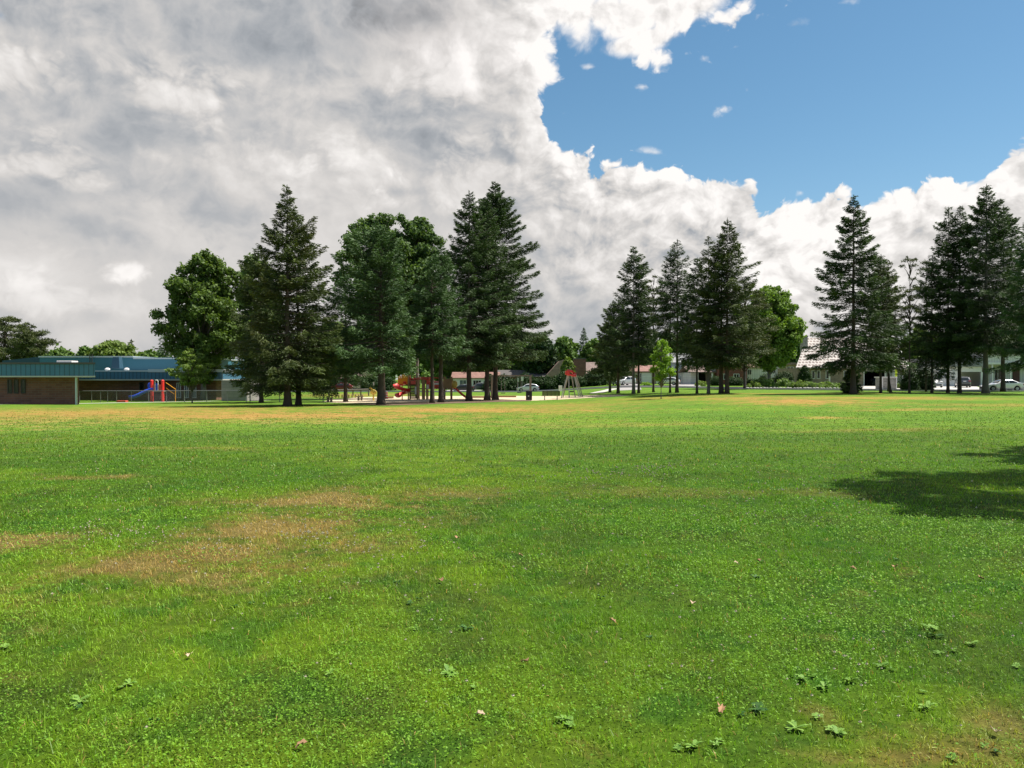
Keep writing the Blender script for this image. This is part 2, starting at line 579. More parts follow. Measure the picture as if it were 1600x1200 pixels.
# ------------------------------------------------------------------ ground
def grass_colour(nb):
    """world-space lawn colour: several greens and the dry patches of the field"""
    pos = nb.node('ShaderNodeNewGeometry').outputs['Position']
    sp = nb.node('ShaderNodeSeparateXYZ', {0: pos}).outputs
    p2 = nb.node('ShaderNodeCombineXYZ', {0: sp[0], 1: sp[1], 2: 0.0}).outputs[0]
    nl = nb.noise(p2, 0.16, 5, 0.6, dist=0.4, dims='2D')
    nm = nb.noise(p2, 0.9, 5, 0.62, dims='2D')
    nf = nb.noise(p2, 5.0, 4, 0.6, dims='2D')
    c = nb.mix(nb.ramp(nl, 0.36, 0.64), (0.120, 0.270, 0.013), (0.240, 0.395, 0.018))
    c = nb.mix(nb.ramp(nm, 0.42, 0.70, 0, 0.75), c, (0.105, 0.175, 0.022))
    n1 = nb.noise(nb.v('ADD', p2, (37.0, 11.0, 0.0)), 1.6, 4, 0.6, dims='2D')
    c = nb.mix(nb.ramp(n1, 0.48, 0.68, 0, 0.65), c, (0.070, 0.220, 0.018))
    c = nb.mix(nb.ramp(nf, 0.50, 0.75, 0, 0.5), c, (0.220, 0.400, 0.022))
    # farther out the mown grass is duller and browner
    far = nb.ramp(sp[1], 10.0, 26.0, 0, 0.62)
    c = nb.mix(far, c, (0.088, 0.160, 0.022))
    dry = None
    wob = nb.m('ADD', nb.m('MULTIPLY', nb.m('SUBTRACT', nm, 0.5), 2.9), nb.m('MULTIPLY', nb.m('SUBTRACT', nf, 0.5), 1.8))
    wob = nb.m('ADD', wob, nb.m('MULTIPLY', nb.m('SUBTRACT', nl, 0.5), 0.8))
    for px, py, rx, ry, k in DRY:
        g0, g1, g2 = G(px, py), G(px, max(py - ry, 614)), G(px, py + ry)
        mp = nb.node('ShaderNodeMapping', {0: p2, 1: (g0.x, (g1.y + g2.y) / 2, 0), 3: (rx / F * g0.y, max((g1.y - g2.y) / 2, 0.3), 1)}, vector_type='TEXTURE')
        r = nb.m('SUBTRACT', nb.v('LENGTH', mp.outputs[0]), wob)
        e = nb.ramp(r, 1.3, -0.1, 0, k)
        dry = e if dry is None else nb.m('MAXIMUM', dry, e)
    speck = nb.ramp(nb.noise(p2, 1.7, 6, 0.7, dims='2D'), 0.62, 0.76, 0, 0.40)
    dry = nb.m('MAXIMUM', dry, speck)
    straw = nb.mix(nb.ramp(nm, 0.3, 0.7), (0.400, 0.255, 0.070), (0.500, 0.360, 0.120))
    straw = nb.mix(nb.ramp(sp[1], 25.0, 45.0, 0, 0.75), straw, (0.350, 0.185, 0.048))
    return c, dry, straw, nf


DRY = [(560, 617, 110, 4, .6), (1180, 612, 200, 4, .65), (1420, 611, 60, 3, .8), (540, 784, 190, 20, .85), (660, 772, 150, 12, .6), (430, 838, 250, 50, .85), (250, 885, 270, 50, .85), (430, 890, 150, 26, .75), (15, 850, 110, 18, .8), (640, 850, 60, 20, .4),
       (110, 747, 90, 5, .55), (185, 746, 24, 4, .7), (300, 700, 160, 3, .4),
       (60, 652, 420, 19, .85), (420, 651, 380, 9, 1.0), (700, 642, 300, 6.5, 1.0), (560, 658, 330, 4, .5), (870, 634, 180, 4, .6), (860, 644, 60, 2, .6),
       (1270, 628, 130, 7.5, 1.0), (1170, 622, 120, 3, .8), (1380, 622, 220, 3, .75), (1290, 653, 52, 2.5, .85), (1430, 640, 130, 3, .55), (1560, 633, 160, 3, .5),
       (1040, 622, 150, 3, .5), (1470, 1185, 200, 26, .7), (1280, 1115, 40, 16, .45), (1560, 1130, 50, 22, .55), (1000, 770, 230, 10, .35), (1200, 770, 160, 8, .3),
       (960, 665, 300, 4, .3), (1360, 672, 160, 3, .35), (30, 940, 60, 12, .4), (980, 1120, 60, 12, .2)]


def shade_grass(name, blades):
    m, nb, o = material(name)
    c, dry, straw, nf = grass_colour(nb)
    if blades:
        r = nb.node('ShaderNodeAttribute', attribute_name='rnd').outputs['Fac']
        # single dry stems even in the green
        dry2 = nb.m('MAXIMUM', nb.m('GREATER_THAN', nb.m('ADD', dry, nb.m('MULTIPLY', r, 0.42)), 0.90), nb.m('GREATER_THAN', r, 0.972))
        k = nb.m('MULTIPLY_ADD', nb.m('FRACT', nb.m('MULTIPLY', r, 17.3)), 0.95, 0.48)
        gcol = nb.v('SCALE', nb.mix(nb.m('MULTIPLY', dry, 0.8), c, straw), scale=k)
        col = nb.mix(dry2, gcol, nb.v('SCALE', straw, scale=nb.m('MULTIPLY_ADD', k, 0.7, 0.3)))
        d = nb.node('ShaderNodeBsdfPrincipled', {'Base Color': col, 'Roughness': 0.5, 'Specular IOR Level': 0.35})
        t = nb.node('ShaderNodeBsdfTranslucent', {'Color': nb.v('MULTIPLY', col, (1.2, 1.25, 0.7))})
        mx = nb.node('ShaderNodeMixShader', {0: 0.34, 1: d.outputs[0], 2: t.outputs[0]})
        nb.l.new(mx.outputs[0], o.inputs[0])
        return m
    pos = nb.node('ShaderNodeNewGeometry').outputs['Position']
    sp = nb.node('ShaderNodeSeparateXYZ', {0: pos}).outputs
    n9 = nb.noise(pos, 16.0, 6, 0.75)
    n8 = nb.noise(pos, 60.0, 3, 0.7)
    n7 = nb.noise(nb.v('MULTIPLY', pos, (1.0, 0.35, 1.0)), 2.2, 6, 0.75)
    col = nb.mix(dry, c, straw)
    # ground darkened near the camera as shade in the gaps between blades, paler farther off
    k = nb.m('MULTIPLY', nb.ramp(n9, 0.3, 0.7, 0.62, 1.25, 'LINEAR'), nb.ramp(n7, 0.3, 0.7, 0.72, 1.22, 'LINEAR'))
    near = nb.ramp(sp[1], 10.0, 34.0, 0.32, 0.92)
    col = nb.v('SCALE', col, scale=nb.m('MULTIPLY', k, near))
    p = nb.node('ShaderNodeBsdfPrincipled', {'Base Color': col, 'Roughness': 0.95, 'Specular IOR Level': 0.1})
    h = nb.m('ADD', n9, nb.m('MULTIPLY', n8, 0.4))
    nb.put(p.inputs['Normal'], nb.node('ShaderNodeBump', {'Height': h, 'Strength': 0.5, 'Distance': 0.05}).outputs[0])
    nb.l.new(p.outputs[0], o.inputs[0])
    return m


def quads_mesh(name, V, mat_list, rnd=None, tri=False, mi=None, smooth_=False):
    """V: (n,4,3) or (n,3,3) float array"""
    n, k = V.shape[0], V.shape[1]
    me = bpy.data.meshes.new(name)
    me.vertices.add(n * k)
    me.vertices.foreach_set('co', np.ascontiguousarray(V.reshape(-1), dtype=np.float32))
    me.loops.add(n * k)
    me.loops.foreach_set('vertex_index', np.arange(n * k, dtype=np.int32))
    me.polygons.add(n)
    me.polygons.foreach_set('loop_start', np.arange(0, n * k, k, dtype=np.int32))
    me.polygons.foreach_set('loop_total', np.full(n, k, dtype=np.int32))
    for m in mat_list:
        me.materials.append(m)
    if mi is not None:
        me.polygons.foreach_set('material_index', np.asarray(mi, dtype=np.int32))
    if rnd is not None:
        a = me.attributes.new('rnd', 'FLOAT', 'POINT')
        a.data.foreach_set('value', np.repeat(np.asarray(rnd, dtype=np.float32), k))
    me.update(calc_edges=True)
    return me


def link(name, me, parent=None):
    o = bpy.data.objects.new(name, me)
    COL.objects.link(o)
    if parent is not None:
        o.parent = parent
    return o


def axis_pts(segs):
    out = []
    for a, b, st in segs:
        out += list(np.arange(a, b, st))
    out.append(segs[-1][1])
    return np.array(out)


M['ground'] = shade_grass('lawn_ground', False)
gx = axis_pts([(-900, -200, 70), (-200, -60, 7), (-60, 60, 1.2), (60, 200, 7), (200, 900, 70)])
gy = axis_pts([(-150, -10, 14), (-10, 70, 1.2), (70, 170, 2.5), (170, 300, 13), (300, 1500, 150)])
XX, YY = np.meshgrid(gx, gy)
ZZ = terrain(XX, YY)
me = bpy.data.meshes.new('lawn')
nx, ny = len(gx), len(gy)
vv = np.stack([XX, YY, ZZ], -1).reshape(-1, 3)
idx = np.arange(nx * ny).reshape(ny, nx)
ff = np.stack([idx[:-1, :-1], idx[:-1, 1:], idx[1:, 1:], idx[1:, :-1]], -1).reshape(-1, 4)
me.from_pydata(vv.tolist(), [], ff.tolist())
me.materials.append(M['ground'])
me.polygons.foreach_set('use_smooth', [True] * len(ff))
tag(link('ground', me), kind='structure')


def ribbon(name, pts, wid, mat, zoff, seg=3.0, kind='structure', across=5):
    """a strip that follows the terrain; wid is a number or one width per point"""
    pts = [np.array(p, float) for p in pts]
    if not isinstance(wid, (list, tuple)):
        wid = [wid] * len(pts)
    dense, dw = [], []
    for i in range(len(pts) - 1):
        n = max(1, int(np.linalg.norm(pts[i + 1] - pts[i]) / seg))
        for k in range(n):
            t = k / n
            dense.append(pts[i] * (1 - t) + pts[i + 1] * t)
            dw.append(wid[i] * (1 - t) + wid[i + 1] * t)
    dense.append(pts[-1])
    dw.append(wid[-1])
    mb = MB()
    rows = []
    for i, p in enumerate(dense):
        a, b = dense[max(0, i - 2)], dense[min(len(dense) - 1, i + 2)]
        d = (b - a) / np.linalg.norm(b - a)
        nrm = np.array([-d[1], d[0]])
        row = []
        for k in range(across):
            q = p + nrm * dw[i] * (k / (across - 1) - 0.5)
            row.append((q[0], q[1], tz(q[0], q[1]) + zoff))
        rows.append(row)
    mb.grid(rows)
    o = mb.build(name, mat)
    if kind:
        tag(o, kind=kind)
    return o


def patch(name, poly, mat, zoff, st=2.0):
    """a terrain-following area inside a polygon of ground points"""
    poly = [(p[0], p[1]) for p in poly]
    bm = bmesh.new()
    vs = [bm.verts.new((x, y, 0)) for x, y in poly]
    bm.faces.new(vs)
    for ax in (0, 1):
        lo = min(p[ax] for p in poly)
        hi = max(p[ax] for p in poly)
        t = lo + st
        while t < hi:
            co = (t, 0, 0) if ax == 0 else (0, t, 0)
            no = (1, 0, 0) if ax == 0 else (0, 1, 0)
            bmesh.ops.bisect_plane(bm, geom=bm.verts[:] + bm.edges[:] + bm.faces[:], plane_co=co, plane_no=no)
            t += st
    for v in bm.verts:
        v.co.z = tz(v.co.x, v.co.y) + zoff
    bmesh.ops.recalc_face_normals(bm, faces=bm.faces)
    me = bpy.data.meshes.new(name)
    bm.to_mesh(me)
    bm.free()
    me.materials.append(mat)
    return tag(link(name, me), kind='structure')


M['asphalt'] = plain('asphalt', (0.075, 0.073, 0.072), 0.9, 0.1, 0.6, 0.3, 60)
M['concrete'] = plain('concrete', (0.42, 0.40, 0.37), 0.9, 0.08, 0.5, 0.2, 30)
M['drive'] = plain('driveway_paving', (0.30, 0.28, 0.27), 0.9, 0.08, 0.5, 0.2, 30)
M['sand'] = plain('play_sand', (0.52, 0.42, 0.28), 0.95, 0.10, 0.35, 0.4, 14)
M['litter'] = plain('needle_litter', (0.13, 0.085, 0.05), 0.95, 0.3, 1.2, 0.6, 20)

# street between the park and the houses, with kerbs
STREET = [(-140, 158), (-80, 157), (-30, 156), (5, 152), (22, 136), (34, 114), (52, 101), (75, 98), (160, 96)]
ribbon('street', STREET, 7.5, M['asphalt'], 0.03, 2.0)


def offset_path(path, off):
    res = []
    for i, p in enumerate(path):
        a = np.array(path[max(0, i - 1)], float)
        b = np.array(path[min(len(path) - 1, i + 1)], float)
        d = (b - a) / np.linalg.norm(b - a)
        res.append((p[0] - d[1] * off, p[1] + d[0] * off))
    return res


for off in (-3.9, 3.9):
    pth = offset_path(STREET, off)
    mb = MB()
    rows = []
    for i in range(len(pth) - 1):
        a, b2_ = np.array(pth[i]), np.array(pth[i + 1])
        n = max(1, int(np.linalg.norm(b2_ - a) / 3))
        for k in range(n):
            q = a + (b2_ - a) * k / n
            rows.append(q)
    ring = []
    for i, q in enumerate(rows):
        a, c_ = rows[max(0, i - 1)], rows[min(len(rows) - 1, i + 1)]
        d = (c_ - a) / np.linalg.norm(c_ - a)
        nn = np.array([-d[1], d[0]]) * 0.09
        z = tz(q[0], q[1])
        ring.append([(q[0] - nn[0], q[1] - nn[1], z - 0.05), (q[0] - nn[0], q[1] - nn[1], z + 0.14), (q[0] + nn[0], q[1] + nn[1], z + 0.14), (q[0] + nn[0], q[1] + nn[1], z - 0.05)])
    mb.grid(ring, True)
    tag(mb.build('kerb', M['concrete']), kind='structure')

# sand of the play area, school path, driveways, needle litter under the trees
sand_px = [(500, 628.5), (545, 630), (600, 630.5), (680, 629), (760, 627.5), (850, 625.5), (915, 622), (985, 618.2), (965, 617), (900, 618), (800, 618.5), (700, 618.8), (610, 619.5), (560, 621), (520, 624)]
patch('play_area_sand', [G(*p) for p in sand_px], M['sand'], 0.012, 3.0)
lit_px = [(560, 632.5), (600, 634), (680, 631.5), (760, 628.8), (830, 626.8), (830, 625), (760, 625.2), (690, 627.5), (600, 629)]
patch('needle_litter_strip', [G(*p) for p in lit_px], M['litter'], 0.02, 3.0)
ribbon('school_path', [G(-160, 632.5)[:2], G(0, 631.8)[:2], G(120, 630.8)[:2], G(250, 628.3)[:2], G(420, 625.5)[:2]], [2.2, 2.0, 1.8, 1.8, 1.4], M['concrete'], 0.012)
for a, b_, w in (((PX(945, 150) , 118), (PX(985, 166), 168), 3.5),
                 ((PX(712, 166), 158), (PX(735, 185), 178), 8.0), ((PX(1045, 150), 134), (PX(1062, 172), 170), 5.0)):
    ribbon('driveway', [a, b_], w, M['drive'], 0.02)
ribbon('driveway', [(PX(1395, 100), 104), (PX(1368, 139), 139)], 5.0, M['concrete'], 0.02)
ribbon('driveway', [(PX(1470, 100), 103), (PX(1497, 134), 136)], [14.0, 7.5], M['concrete'], 0.02)
ribbon('park_path', [G(930, 614.2)[:2], G(960, 607)[:2]], 2.0, M['concrete'], 0.014)


# grass blades, clover and clover flowers over the field, thinner with distance
def blades():
    rng = np.random.default_rng(5)
    Vs, Rs, V3, R3 = [], [], [], []
    zones = [(2.0, 5.5, 4200, 0.0032, 0.055), (5.5, 9.0, 2100, 0.0046, 0.060), (9.0, 15.0, 850, 0.0075, 0.062), (15.0, 26.0, 250, 0.014, 0.068), (26.0, 40.0, 90, 0.026, 0.050), (40.0, 58.0, 40, 0.032, 0.045)]
    for d0, d1, den, wd, ln in zones:
        half = lambda y: 0.70 * y + 0.9
        area = (half(d0) + half(d1)) * (d1 - d0)
        n = int(area * den)
        y = np.sqrt(rng.random(n) * (d1 ** 2 - d0 ** 2) + d0 ** 2)
        x = (rng.random(n) * 2 - 1) * half(y)
        # uneven sward: taller and shorter tufts
        nz = 0.5 + 0.5 * np.sin(x * 2.1 + np.sin(y * 1.7) * 2) * np.sin(y * 2.6 + np.sin(x * 1.3) * 2)
        nz2 = 0.5 + 0.5 * np.sin(x * 7.1 + np.sin(y * 5.7) * 2) * np.sin(y * 8.6 + np.sin(x * 6.3) * 2)
        keep = rng.random(n) < (0.55 + 0.45 * nz2) * np.clip((57.0 - y) / 30.0, 0, 1)
        x, y, nz = x[keep], y[keep], nz[keep]
        n = len(x)
        L = ln * (0.35 + 0.5 * rng.random(n) + 0.55 * nz * nz2[keep]) * (1 + 0.9 * (rng.random(n) > 0.975))
        w = wd * (0.6 + 0.8 * rng.random(n))
        az = rng.random(n) * 2 * np.pi
        lean = rng.random(n) ** 0.7 * 1.25 + 0.1
        z = terrain(x, y)
        base = np.stack([x, y, z - 0.005], -1)
        dh = np.stack([np.cos(az), np.sin(az), 0 * az], -1)
        tw = az + rng.normal(0, 0.5, n) + np.pi / 2
        wv = np.stack([np.cos(tw), np.sin(tw), rng.normal(0, .25, n)], -1) * (w / 2)[:, None]
        m1 = base + (dh * np.sin(lean * 0.55)[:, None] + np.array([0, 0, 1]) * np.cos(lean * 0.55)[:, None]) * (L * 0.55)[:, None]
        m2 = m1 + (dh * np.sin(lean * 1.2)[:, None] + np.array([0, 0, 1]) * np.cos(lean * 1.2)[:, None]) * (L * 0.45)[:, None]
        r = rng.random(n)
        Vs.append(np.stack([base - wv, base + wv, m1 + wv * .9, m1 - wv * .9], 1))
        Rs.append(r)
        V3.append(np.stack([m1 - wv * .9, m1 + wv * .9, m2], 1))
        R3.append(r)
    return np.concatenate(Vs), np.concatenate(Rs), np.concatenate(V3), np.concatenate(R3)


def mixed_mesh(name, Q, rq, T, rt, mat):
    nq, nt = len(Q), len(T)
    me = bpy.data.meshes.new(name)
    co = np.concatenate([Q.reshape(-1), T.reshape(-1)]).astype(np.float32)
    me.vertices.add(nq * 4 + nt * 3)
    me.vertices.foreach_set('co', co)
    me.loops.add(nq * 4 + nt * 3)
    me.loops.foreach_set('vertex_index', np.arange(nq * 4 + nt * 3, dtype=np.int32))
    me.polygons.add(nq + nt)
    me.polygons.foreach_set('loop_start', np.concatenate([np.arange(0, nq * 4, 4), nq * 4 + np.arange(0, nt * 3, 3)]).astype(np.int32))
    me.polygons.foreach_set('loop_total', np.concatenate([np.full(nq, 4), np.full(nt, 3)]).astype(np.int32))
    me.materials.append(mat)
    a = me.attributes.new('rnd', 'FLOAT', 'POINT')
    a.data.foreach_set('value', np.concatenate([np.repeat(rq, 4), np.repeat(rt, 3)]).astype(np.float32))
    me.update(calc_edges=True)
    return me


M['blades'] = shade_grass('grass_blades', True)
tag(link('grass', mixed_mesh('grass', *blades(), M['blades'])), 'short green and straw-brown lawn grass covering the whole field', 'grass', kind='stuff')
M['clover'] = foliage('clover_leaves', (0.080, 0.215, 0.012), (0.210, 0.385, 0.022), 0.3, 1.2)


def clover():
    rng = np.random.default_rng(9)
    V, R = [], []
    for d0, d1, den, s in ((2.0, 5.5, 2800, 0.0052), (5.5, 10.0, 700, 0.0080), (10, 16, 90, 0.011)):
        half = lambda y: 0.70 * y + 0.9
        n = int((half(d0) + half(d1)) * (d1 - d0) * den)
        y = np.sqrt(rng.random(n) * (d1 ** 2 - d0 ** 2) + d0 ** 2)
        x = (rng.random(n) * 2 - 1) * half(y)
        f = np.sin(x * 1.3 + 2 * np.sin(y * .9)) * np.sin(y * 1.1 + 2 * np.sin(x * .7 + 1)) + rng.normal(0, .35, n)
        x, y = x[f > 0.0], y[f > 0.0]
        n = len(x)
        c = np.stack([x, y, terrain(x, y) + 0.018 + 0.035 * rng.random(n)], -1)
        ss = s * (0.7 + 0.7 * rng.random(n))
        a = rng.random(n) * 2 * np.pi
        u = np.stack([np.cos(a), np.sin(a), rng.normal(0, .3, n)], -1) * ss[:, None]
        v = np.stack([-np.sin(a), np.cos(a), rng.normal(0, .3, n)], -1) * ss[:, None] * .8
        V.append(np.stack([c - u, c - v * 1.1 + u * .25, c + u, c + v * 1.1 + u * .25], 1))
        R.append(rng.random(n))
    return np.concatenate(V), np.concatenate(R)


cv, cr = clover()
tag(link('clover', quads_mesh('clover', cv, [M['clover']], cr)), 'low clover leaves spread through the lawn nearest the camera', 'clover', kind='stuff')

# ------------------------------------------------------------------ trees
def norm(a):
    return a / np.maximum(np.linalg.norm(a, axis=-1, keepdims=True), 1e-9)


def stem_mesh(name, mat, H, r0, lean=(0, 0), flare=1.6, seed=0, limbs=(), top=0.97, n=9):
    """tapered trunk with a flared root collar and limbs: limbs is a list of (points, radii)"""
    rng = random.Random(seed)
    mb = MB()
    mb.smooth = True
    pts, rad = [], []
    for i in range(15):
        t = i / 14
        z = H * top * (t ** 1.35)
        pts.append((lean[0] * t + rng.uniform(-1, 1) * r0 * 0.12 * (t > 0), lean[1] * t, z - 0.08 * (i == 0)))
        rad.append(max(0.02, r0 * (1 - 0.93 * t ** 1.05) * (1 + (flare - 1) * math.exp(-z / (r0 * 1.6)))))
    mb.tube(pts, rad, n)
    for lp, lr in limbs:
        mb.tube(lp, lr, 5)
    return mb


def needle_quads(rng, c, d, ln, wd):
    """thin leaf quads centred on c pointing along d"""
    n = len(c)
    d = norm(d)
    r = norm(rng.normal(0, 1, (n, 3)))
    w = norm(np.cross(d, r)) * (wd / 2)[:, None]
    h = d * (ln / 2)[:, None]
    return np.stack([c - h - w * .7, c - h + w * .7, c + h + w * .5, c + h - w * .5], 1)


def spruce(rng, H, hb, R, dens=1.0, shape=0.8, droop=0.25, gap=0.12, side=(0, 0), esz=1.0, skirt=1.0, lean=(0, 0)):
    """branches in loose whorls; each carries side twigs hung with needle clumps. returns quads, rnd, sticks"""
    Q, Rn, sticks = [], [], []
    z = hb
    nb_, ph = 0, rng.random() * 6
    lobes = [(rng.random() * 6.28, rng.random(), 0.12 + .25 * rng.random()) for _ in range(7)]
    lmb = []
    while z < H * 0.992:
        t = (z - hb) / (H - hb)
        prof = (1 - t) ** shape * (1 - .45 * math.exp(-((1 - t) / .13) ** 2)) * min(1, 0.62 * skirt + t * 3.4)
        Lm = R * prof + 0.10
        k = int(rng.integers(4, 7)) if t < .9 else 4
        ph += 0.9
        for i in range(k):
            if rng.random() < gap and t < 0.93:
                continue
            az = ph + 6.283 * i / k + rng.normal(0, .3)
            f = 1.0
            for la, lt, ls in lobes:
                dd = math.cos(az - la)
                f += ls * (max(0, dd) ** 3) * math.exp(-((t - lt) / .12) ** 2) * .9
            L = Lm * (rng.uniform(0.62, 1.08)) * min(f, 1.35)
            L *= 1 + side[0] * math.cos(az) + side[1] * math.sin(az)
            if rng.random() < 0.06:
                L *= 1.25
            L = max(L, .15)
            zz = z + rng.normal(0, .12)
            up = 0.75 * t ** 1.3 - 0.12 + rng.normal(0, .09)        # tangent of the branch where it leaves the stem
            sag = droop * (1 - t * .8)
            ns = max(3, int(L * 5))
            s = (np.arange(ns) + 0.5) / ns
            bx = L * s
            bz = up * bx - sag * L * s ** 1.6 + 0.16 * L * s ** 4
            dirh = np.array([math.cos(az), math.sin(az), 0])
            lat = np.array([-math.sin(az), math.cos(az), 0])
            bend = rng.normal(0, .12)
            tt = zz / H
            ax = np.array([lean[0] * tt, lean[1] * tt, 0])
            bp = ax + dirh * bx[:, None] + lat * (bend * L * s ** 2)[:, None]
            bp[:, 2] += zz + bz
            if L > .8:
                q = [ax + np.array([0, 0, zz])] + [bp[int(j)] for j in np.linspace(0, ns - 1, 4)]
                sticks.append(([tuple(p) for p in q], [0.018 + .012 * L, .014 + .01 * L, .012 + .006 * L, .012, .006]))
            # needle clumps: on the branch and on side twigs
            m = int((L * 62 + 12) * dens / esz)
            si = 0.10 + 0.90 * rng.random(m) ** 0.75
            tw = (0.32 * L * (1.02 - si) + 0.18) * rng.random(m) ** .8 * rng.choice([-1, 1], m)
            tw *= np.minimum(1, si * 3)
            px = L * si + np.abs(tw) * 0.55
            pz = up * L * si - sag * L * si ** 1.6 + 0.16 * L * si ** 4 - np.abs(tw) * (0.18 + .35 * (1 - t) * rng.random(m)) - rng.random(m) ** 2 * (0.18 + 0.34 * (1 - t)) * min(1, L)
            c = ax + dirh * px[:, None] + lat * (bend * L * si ** 2 + tw)[:, None]
            c[:, 2] += zz + pz
            c += rng.normal(0, .028, (m, 3))
            d = dirh * 0.9 + lat * (np.sign(tw) * 0.75)[:, None] + rng.normal(0, .28, (m, 3))
            d[:, 2] += -0.45 + .55 * t
            ln = (0.17 + 0.17 * rng.random(m)) * esz * (0.5 + .3 * min(L, 1.7))
            wd = (0.055 + 0.045 * rng.random(m)) * esz * (0.7 + .3 * min(L, 1.0))
            Q.append(needle_quads(rng, c, d, ln, wd))
            # paler bough ends: fresh growth, strengthened to paint in sunlit highlights
            Rn.append(np.clip(0.10 + 0.62 * si ** 4 + rng.normal(0, .16, m), 0, 1))
        z += (0.36 if t < .8 else .26) * (0.8 + .5 * rng.random()) * (H / 18) ** .3
    # leader
    m = 26
    c = np.zeros((m, 3))
    c[:, 2] = H * (0.955 + .05 * rng.random(m))
    c[:, 0] = lean[0]
    c[:, 1] = lean[1]
    d = rng.normal(0, .5, (m, 3)) + [0, 0, 1]
    Q.append(needle_quads(rng, c, d, np.full(m, .3), np.full(m, .07)))
    Rn.append(np.full(m, .4))
    return np.concatenate(Q), np.concatenate(Rn), sticks


def leafballs(rng, C, Rd, per, sz, flat=1.0, fill=0.5, needles=False):
    """leaves scattered through clumps at C with radii Rd"""
    Q, Rn = [], []
    for c, r in zip(C, Rd):
        m = max(12, int(per * r * r))
        v = norm(rng.normal(0, 1, (m, 3)))
        rad = r * (fill + (1 - fill) * rng.random(m) ** .5) * (0.82 + .3 * rng.random(m))
        # small knobs so that the clump is not a ball
        rad *= 0.82 + 0.22 * np.sin(v[:, 0] * 7 + c[0] * 3) * np.sin(v[:, 2] * 6 + c[1]) + .16 * np.sin(v[:, 1] * 11 + c[2] * 5)
        p = c + v * rad[:, None] * np.array([1, 1, flat])
        if needles:
            q = needle_quads(rng, p, v + rng.normal(0, .6, (m, 3)), sz * (1.1 + rng.random(m)), sz * .35 * (1 + rng.random(m)))
        else:
            nrm = norm(v * .6 + rng.normal(0, .6, (m, 3)) + [0, 0, .35])
            a = norm(np.cross(nrm, norm(rng.normal(0, 1, (m, 3)))))
            b = np.cross(nrm, a)
            s = sz * (0.6 + .8 * rng.random(m))[:, None]
            q = np.stack([p - a * s, p - b * s * .62, p + a * s, p + b * s * .62], 1)
        Q.append(q)
        Rn.append(np.clip(rng.normal(.45, .22, m) + .15 * v[:, 2], 0, 1))
    return np.concatenate(Q), np.concatenate(Rn)


def broadleaf(rng, H, hb, Rx, per=420, sz=0.14, n=70, egg=0.5, cr=(0.8, 1.5), flat=.85, needles=False, Ry=None, fill=.5):
    """crown of many clumps held by limbs; egg: height (0..1) of the widest level"""
    Ry = Ry or Rx
    C, Rd = [], []
    hc = H - hb
    tries = 0
    while len(C) < n and tries < n * 30:
        tries += 1
        t = rng.random()
        w = math.sin(math.pi * (t ** (math.log(.5) / math.log(egg)))) ** .46
        a = rng.random() * 6.283
        q = rng.random() ** .42
        r = rng.uniform(*cr) * (1.0 - .35 * t)
        lim = max(0, w * (1 + .12 * math.sin(a * 3 + t * 9) + .08 * math.sin(a * 5 + t * 17)))
        x, y = math.cos(a) * q * max(0, Rx * lim - r * .7), math.sin(a) * q * max(0, Ry * lim - r * .7)
        zz = hb + r * .5 + t * (hc - r * 1.35)
        if any((x - c[0]) ** 2 + (y - c[1]) ** 2 + (zz - c[2]) ** 2 < (0.42 * (r + s)) ** 2 for c, s in zip(C, Rd)):
            continue
        C.append(np.array([x, y, zz]))
        Rd.append(r)
    Q, Rn = leafballs(rng, C, Rd, per, sz, flat, fill, needles)
    limbs = []
    for c, r in zip(C, Rd):
        if rng.random() < .75:
            z0 = max(hb * .7, c[2] - (0.5 + .5 * rng.random()) * math.hypot(c[0], c[1]) - .8)
            mid = (c[0] * .45, c[1] * .45, z0 + (c[2] - z0) * .55)
            limbs.append(([(0, 0, z0), mid, tuple(c)], [.035 + .006 * H * .5, .03, .012]))
    return Q, Rn, limbs


def tree(name, label, cat, loc, Q, Rn, sticks, leaf, bark, H, r0, group=None, lean=(0, 0), top=.97, seed=0, rz=0.0, flare=1.6):
    t = thing(name, label, cat, loc, rz, group)
    mb = stem_mesh('trunk', bark, H, r0, lean, flare, seed, sticks, top)
    mb.build('trunk', bark, t)
    link('crown', quads_mesh('crown', Q, [leaf], Rn), t)
    return t


SPR = 'tall spruces standing in rows around the park'
